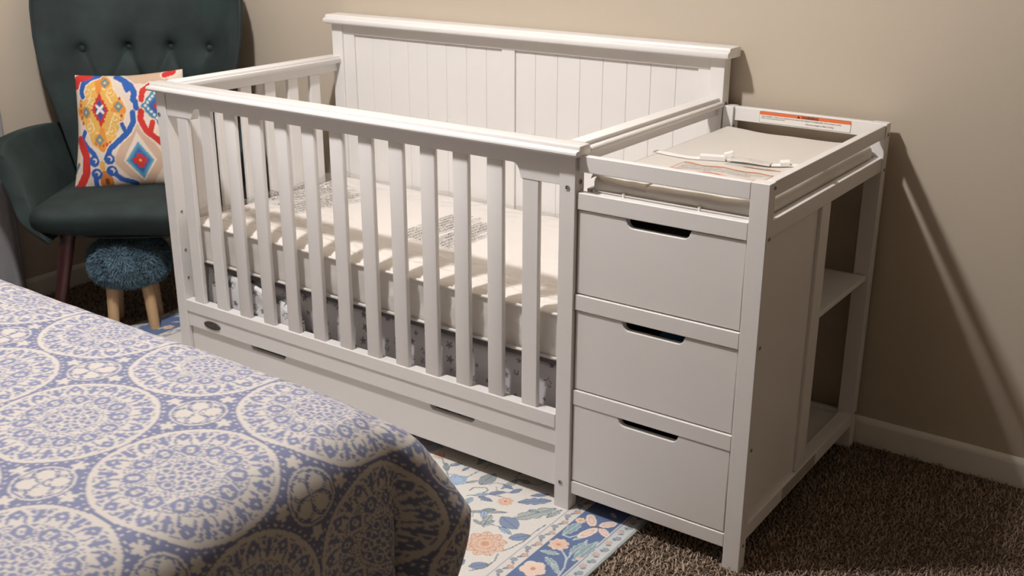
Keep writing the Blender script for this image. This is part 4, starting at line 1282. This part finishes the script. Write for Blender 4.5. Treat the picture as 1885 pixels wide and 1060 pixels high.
# ------------------------------------------------------------------ throw pillow
def pillow_paint(s, t):
    """s,t in 0..1 from the top-left corner of the face; drawing space is about 1000 x 1000"""
    x = 100 * (1 - t) + s * (985 + 120 * t)
    y = 55 - 35 * s + t * (965 + 35 * s)
    P = Paint(x, y, (226, 208, 192))
    CR = (230, 214, 200); TAN = (206, 174, 150); YEL = (226, 176, 88); ORA = (224, 142, 58); RED = (196, 48, 40); BLU = (44, 92, 168); TEAL = (70, 130, 160)
    dx, dy = np.abs(x - 640), y - 800
    og = dx / 235 + np.abs(dy) / np.where(dy < 0, 400, 300)
    P.c[og < 1.0] = lin(TAN)
    P.c[og < 0.62] = lin(CR)
    P.c[(og < 0.92) & (dy > 190)] = lin((222, 190, 164))
    g2 = dx / 122 + np.abs(dy) / 165
    for lim, cl in ((1.0, (96, 156, 186)), (0.82, TEAL), (0.66, BLU)):
        P.c[g2 < lim] = lin(cl)
    cr = (np.minimum(dx, np.abs(dy)) < 26) & (np.maximum(dx, np.abs(dy)) < 62)
    P.c[cr] = lin(RED); P.c[(dx + np.abs(dy)) < 16] = lin(YEL)
    # tan/cream top right
    P.c[(y < 130 + 0.10 * np.abs(x - 700)) & (x > 560) & (x < 960)] = lin(TAN)
    # gold medallion
    mx, my = x - 330, y - 365
    an = np.arctan2(my, mx); rr = np.sqrt((mx / 230) ** 2 + (my / 330) ** 2)
    lim = 0.90 + 0.11 * np.cos(an * 4) + 0.05 * np.abs(np.cos(an * 8))
    P.c[rr < lim + 0.06] = lin(CR)
    P.c[rr < lim] = lin(YEL)
    P.c[(rr < lim) & (np.abs(rr - lim * 0.62) < 0.025) & (np.abs(np.cos(an * 4)) > 0.2)] = lin((240, 214, 160))
    P.c[(rr < lim - 0.02) & (np.abs(np.sin(2 * an)) < 0.28) & (rr > 0.45)] = lin(ORA)
    for (cx, cy) in ((215, 210), (440, 200), (210, 500), (420, 530), (260, 290), (470, 440)):
        for k in range(26):
            th = k * 0.36
            P.ell((cx + (8 + th * 5) * math.cos(th), cy + (8 + th * 5) * math.sin(th)), 5, 5, 0, (240, 216, 166))
    for k in range(36):
        th = 2 * math.pi * k / 36
        if abs(math.sin(2 * th)) < 0.75:
            P.ell((330 + 200 * math.cos(th), 365 + 290 * math.sin(th)), 12, 16, 0, (190, 70, 36))
    for (cx, cy) in ((390, 120), (505, 335), (185, 375), (300, 610)):
        P.ell((cx, cy), 50, 50, 0, ORA)
        P.c[(np.abs(x - cx) / 44 + np.abs(y - cy) / 50) < 1] = lin((110, 134, 136)); P.ell((cx, cy), 12, 14, 0, (210, 190, 130))
    dm = np.abs(mx) / 82 + np.abs(my + 5) / 150
    zz = 0.06 * np.sign(np.sin(np.arctan2(my, mx) * 16))
    P.c[dm < 1 + zz] = lin(RED); P.c[dm < 0.62] = lin((52, 78, 150))
    for k in range(4):
        th = math.pi / 4 + k * math.pi / 2
        P.ell((330 + 26 * math.cos(th), 355 + 26 * math.sin(th)), 30, 13, th, (232, 224, 214))
    # blue scrolls
    SCR = []
    def sc(pts, wd, cl):
        pts = np.array(pts, float)
        tt = np.linspace(0, len(pts) - 1, 40)
        q = np.stack([np.interp(tt, range(len(pts)), pts[:, 0]), np.interp(tt, range(len(pts)), pts[:, 1])], 1)
        q[1:-1] = (q[:-2] + q[1:-1] * 2 + q[2:]) / 4
        SCR.append((q, wd * 1.15, cl))
    sc([(330, 50), (250, 80), (185, 130), (155, 200), (165, 240)], 42, BLU)
    sc([(490, 60), (560, 95), (625, 150), (655, 215), (640, 280)], 48, BLU)
    sc([(560, 110), (590, 190)], 36, BLU)
    sc([(660, 300), (660, 350)], 46, BLU)
    sc([(625, 390), (620, 470), (570, 550), (480, 620), (390, 690), (345, 780)], 42, BLU)
    sc([(520, 490), (545, 560)], 34, BLU)
    sc([(150, 540), (120, 600), (170, 670), (235, 730), (255, 790)], 38, BLU)
    for (cx, cy) in ((225, 785), (370, 775), (235, 895), (375, 880)):
        P.ell((cx, cy), 58, 56, 0, CR); P.ell((cx, cy), 50, 48, 0, BLU); P.ell((cx + 4, cy - 4), 24, 22, 0, CR); P.ell((cx - 6, cy + 2), 18, 16, 0, BLU)
    sc([(390, 900), (450, 960), (560, 1000)], 40, BLU); sc([(220, 920), (215, 1000)], 40, BLU)
    P.ell((298, 830), 26, 46, 0, YEL); P.ell((310, 960), 60, 90, 0, (200, 120, 50)); P.ell((315, 965), 20, 30, 0, (120, 60, 30))
    # reds
    sc([(800, 150), (730, 200), (715, 280)], 44, RED)
    sc([(700, 385), (685, 450), (725, 540), (790, 600), (860, 660)], 50, RED); sc([(795, 480), (770, 545)], 44, RED)
    g3 = np.abs(x - 850) / 150 + np.abs(y - 340) / 170
    P.c[g3 < 1] = lin(TEAL); P.c[g3 < 0.5] = lin((58, 90, 160)); P.c[g3 < 0.22] = lin(RED)
    for k in range(5):
        for sg in (-1, 1):
            P.ell((745 + 24 * k, 335 + sg * 27 * k), 13, 13, 0, (222, 218, 210))
    sc([(90, 600), (150, 740), (140, 880), (60, 990), (0, 1020)], 66, RED)
    sc([(20, 860), (60, 800)], 30, (110, 120, 124))
    sc([(100, 150), (130, 90), (240, 55)], 56, RED)
    sc([(930, 60), (1000, 40)], 50, RED)
    sc([(940, 620), (1000, 740), (980, 900)], 60, BLU)
    for (q, wd, cl) in SCR:
        P.stroke(q, wd + 22, CR)
    for (q, wd, cl) in SCR:
        P.stroke(q, wd, cl)
    for (cx, cy) in ((225, 785), (370, 775), (235, 895), (375, 880)):
        P.ell((cx, cy), 50, 48, 0, BLU); P.ell((cx + 4, cy - 4), 24, 22, 0, CR); P.ell((cx - 6, cy + 2), 18, 16, 0, BLU)
    P.ell((298, 830), 26, 46, 0, YEL)
    P.ell((930, 960), 90, 50, 0, (170, 34, 40))
    return P.c
pc = np.array([-0.012, -0.040, 0.618])                     # centre in chair frame
SZ = 0.385
n = 150
g = np.linspace(-1, 1, n)
GA, GB = np.meshgrid(g, g, indexing='ij')                  # GA across, GB up
ga, gb = GA.ravel(), GB.ravel()
bow = 1 - 0.07 * (1 - np.abs(gb) ** 1.5) * np.abs(ga)      # concave sides, pointed corners
bow2 = 1 - 0.06 * (1 - np.abs(ga) ** 1.5) * np.abs(gb)
ax_ = ga * bow * SZ / 2 * (1.0 - 0.085 * gb); bz_ = gb * bow2 * SZ / 2
th_ = 0.055 * (np.clip(1 - np.abs(ga) ** 2.6, 0, 1) * np.clip(1 - np.abs(gb) ** 2.6, 0, 1)) ** 0.55
th_ = th_ + 0.004 * vnoise(ga * 5, gb * 5, 17) * th_ / 0.055
roll = math.radians(3.0); lean = math.radians(17)
def pil(a_, z_, t_):
    a2 = a_ * math.cos(roll) - z_ * math.sin(roll); z2 = a_ * math.sin(roll) + z_ * math.cos(roll)
    b2 = t_ * math.cos(lean) - z2 * math.sin(lean); z3 = z2 * math.cos(lean) + t_ * math.sin(lean)
    return chw(pc[0] + a2, pc[1] + b2, pc[2] + z3)
vf = pil(ax_, bz_, th_); vb = pil(ax_, bz_, -th_)
i = (np.arange(n - 1)[:, None] * n + np.arange(n - 1)[None, :]).ravel()
f1 = np.stack([i, i + n, i + n + 1, i + 1], 1)
cf = pillow_paint((ga + 1) / 2, (1 - gb) / 2)
o = mesh_obj('throw_pillow', np.vstack([vf, vb]), np.vstack([f1, f1[:, ::-1] + n * n]), M_PAINTED, None, smooth=True, colors=np.vstack([cf, np.tile(lin((220, 200, 184)), (n * n, 1))]))
tag(o, 'square throw pillow with red, blue and gold ikat print on the green armchair', 'pillow')

# ------------------------------------------------------------------ fur stool
SC = np.array([-0.450, 0.164])
stool = tag(empty('stool', (SC[0], SC[1], -0.008)), 'small round stool with teal-blue fluffy cover and pale wooden legs', 'stool')
SR, SZ0, SZ1 = 0.122, 0.150, 0.292
NT, NP = 64, 30
V = []; Fq = []; Nn = []
for j in range(NP + 1):
    ph = -math.pi / 2 + math.pi * j / NP
    cr_, sr_ = math.cos(ph), math.sin(ph)
    e = 0.62
    rr = SR * (abs(cr_) ** e); zz = (SZ0 + SZ1) / 2 + (SZ1 - SZ0) / 2 * math.copysign(abs(sr_) ** 0.75, sr_)
    for k in range(NT):
        t = 2 * math.pi * k / NT
        V.append((SC[0] + rr * math.cos(t), SC[1] + rr * math.sin(t), zz))
        Nn.append((math.cos(t) * cr_, math.sin(t) * cr_, sr_))
for j in range(NP):
    for k in range(NT):
        Fq.append((j * NT + k, j * NT + (k + 1) % NT, (j + 1) * NT + (k + 1) % NT, (j + 1) * NT + k))
cush = mesh_obj('seat', V, Fq, M_FURB, stool, smooth=True)
V = np.array(V); Nn = np.array(Nn); Fq = np.array(Fq)
NH = 26000
area = np.linalg.norm(np.cross(V[Fq[:, 2]] - V[Fq[:, 0]], V[Fq[:, 3]] - V[Fq[:, 1]]), axis=1)
pick = rng.choice(len(Fq), NH, p=area / area.sum())
w_ = rng.dirichlet((1, 1, 1, 1), NH)
pos = (V[Fq[pick]] * w_[:, :, None]).sum(1); nor = (Nn[Fq[pick]] * w_[:, :, None]).sum(1)
nor /= np.linalg.norm(nor, axis=1)[:, None]
clump = np.stack([vnoise(pos[:, 0] * 60 + pos[:, 2] * 30, pos[:, 1] * 60, 101 + q) for q in range(3)], 1) * 0.6
dirv = nor + clump + rng.normal(0, 0.22, (NH, 3)) + np.array([0, 0, -0.45])
dirv /= np.linalg.norm(dirv, axis=1)[:, None]
ln = rng.uniform(0.010, 0.021, NH)
sd = np.cross(dirv, rng.normal(0, 1, (NH, 3))); sd /= np.linalg.norm(sd, axis=1)[:, None]
wd = rng.uniform(0.0006, 0.0012, NH)[:, None]
tip = pos + dirv * ln[:, None]; mid = pos + (dirv * 0.6 + nor * 0.1) * ln[:, None] * 0.9
HV = np.stack([pos - sd * wd, pos + sd * wd, mid + sd * wd * .8, mid - sd * wd * .8, tip], 1).reshape(-1, 3)
b0 = np.arange(NH)[:, None] * 5
HF = np.vstack([b0 + np.array([0, 1, 2]), b0 + np.array([0, 2, 3]), b0 + np.array([3, 2, 4])])
hc = lin((106, 136, 152))[None] * rng.uniform(0.55, 1.25, NH)[:, None]
fur = mesh_obj('fur', HV, HF, M_FUR, stool, smooth=True, colors=np.repeat(hc, 5, axis=0))
fur['kind'] = 'stuff'
dirs = [(-0.62, -0.78), (0.80, 0.10), (0.62, 0.78), (-0.80, 0.10)]
dirs = []
a0 = math.radians(2)
for k in range(4):
    t = a0 + k * math.pi / 2
    c0 = np.array([SC[0] + 0.075 * math.cos(t), SC[1] + 0.075 * math.sin(t), 0.185])
    c1 = np.array([SC[0] + 0.092 * math.cos(t), SC[1] + 0.092 * math.sin(t), -0.006])
    tube('leg', [c0, c1], [0.0215, 0.0165], M_OAK, stool, 18)

# ------------------------------------------------------------------ curtain on the left wall
ys = np.linspace(-1.05, 0.045, 260)
zs = np.linspace(0.02, 2.20, 40)
cur = tag(empty('curtain', (-0.90, -0.5, 0.02)), 'plain grey fabric curtain hanging at the far left wall', 'curtain')
Yg, Zg = np.meshgrid(ys, zs, indexing='ij')
xg = -0.905 + 0.024 * np.sin(Yg * 46) * (0.8 + 0.2 * np.sin(Zg * 2)) + 0.006 * np.sin(Yg * 110 + Zg * 2)
vv = np.stack([xg.ravel(), Yg.ravel(), Zg.ravel()], 1)
nz = len(zs)
i = (np.arange(len(ys) - 1)[:, None] * nz + np.arange(nz - 1)[None, :]).ravel()
o = mesh_obj('cloth', vv, np.stack([i, i + nz, i + nz + 1, i + 1], 1), M_CURTAIN, cur, smooth=True)
o.modifiers.new('thick', 'SOLIDIFY').thickness = 0.003
tube('rod', [(-0.905, -1.15, 2.215), (-0.905, 0.12, 2.215)], 0.012, M_BRONZE, cur, 14)
for yb in (-1.10, 0.09):
    tube('bracket', [(-0.961, yb, 2.215), (-0.905, yb, 2.215)], 0.008, M_BRONZE, cur, 10)
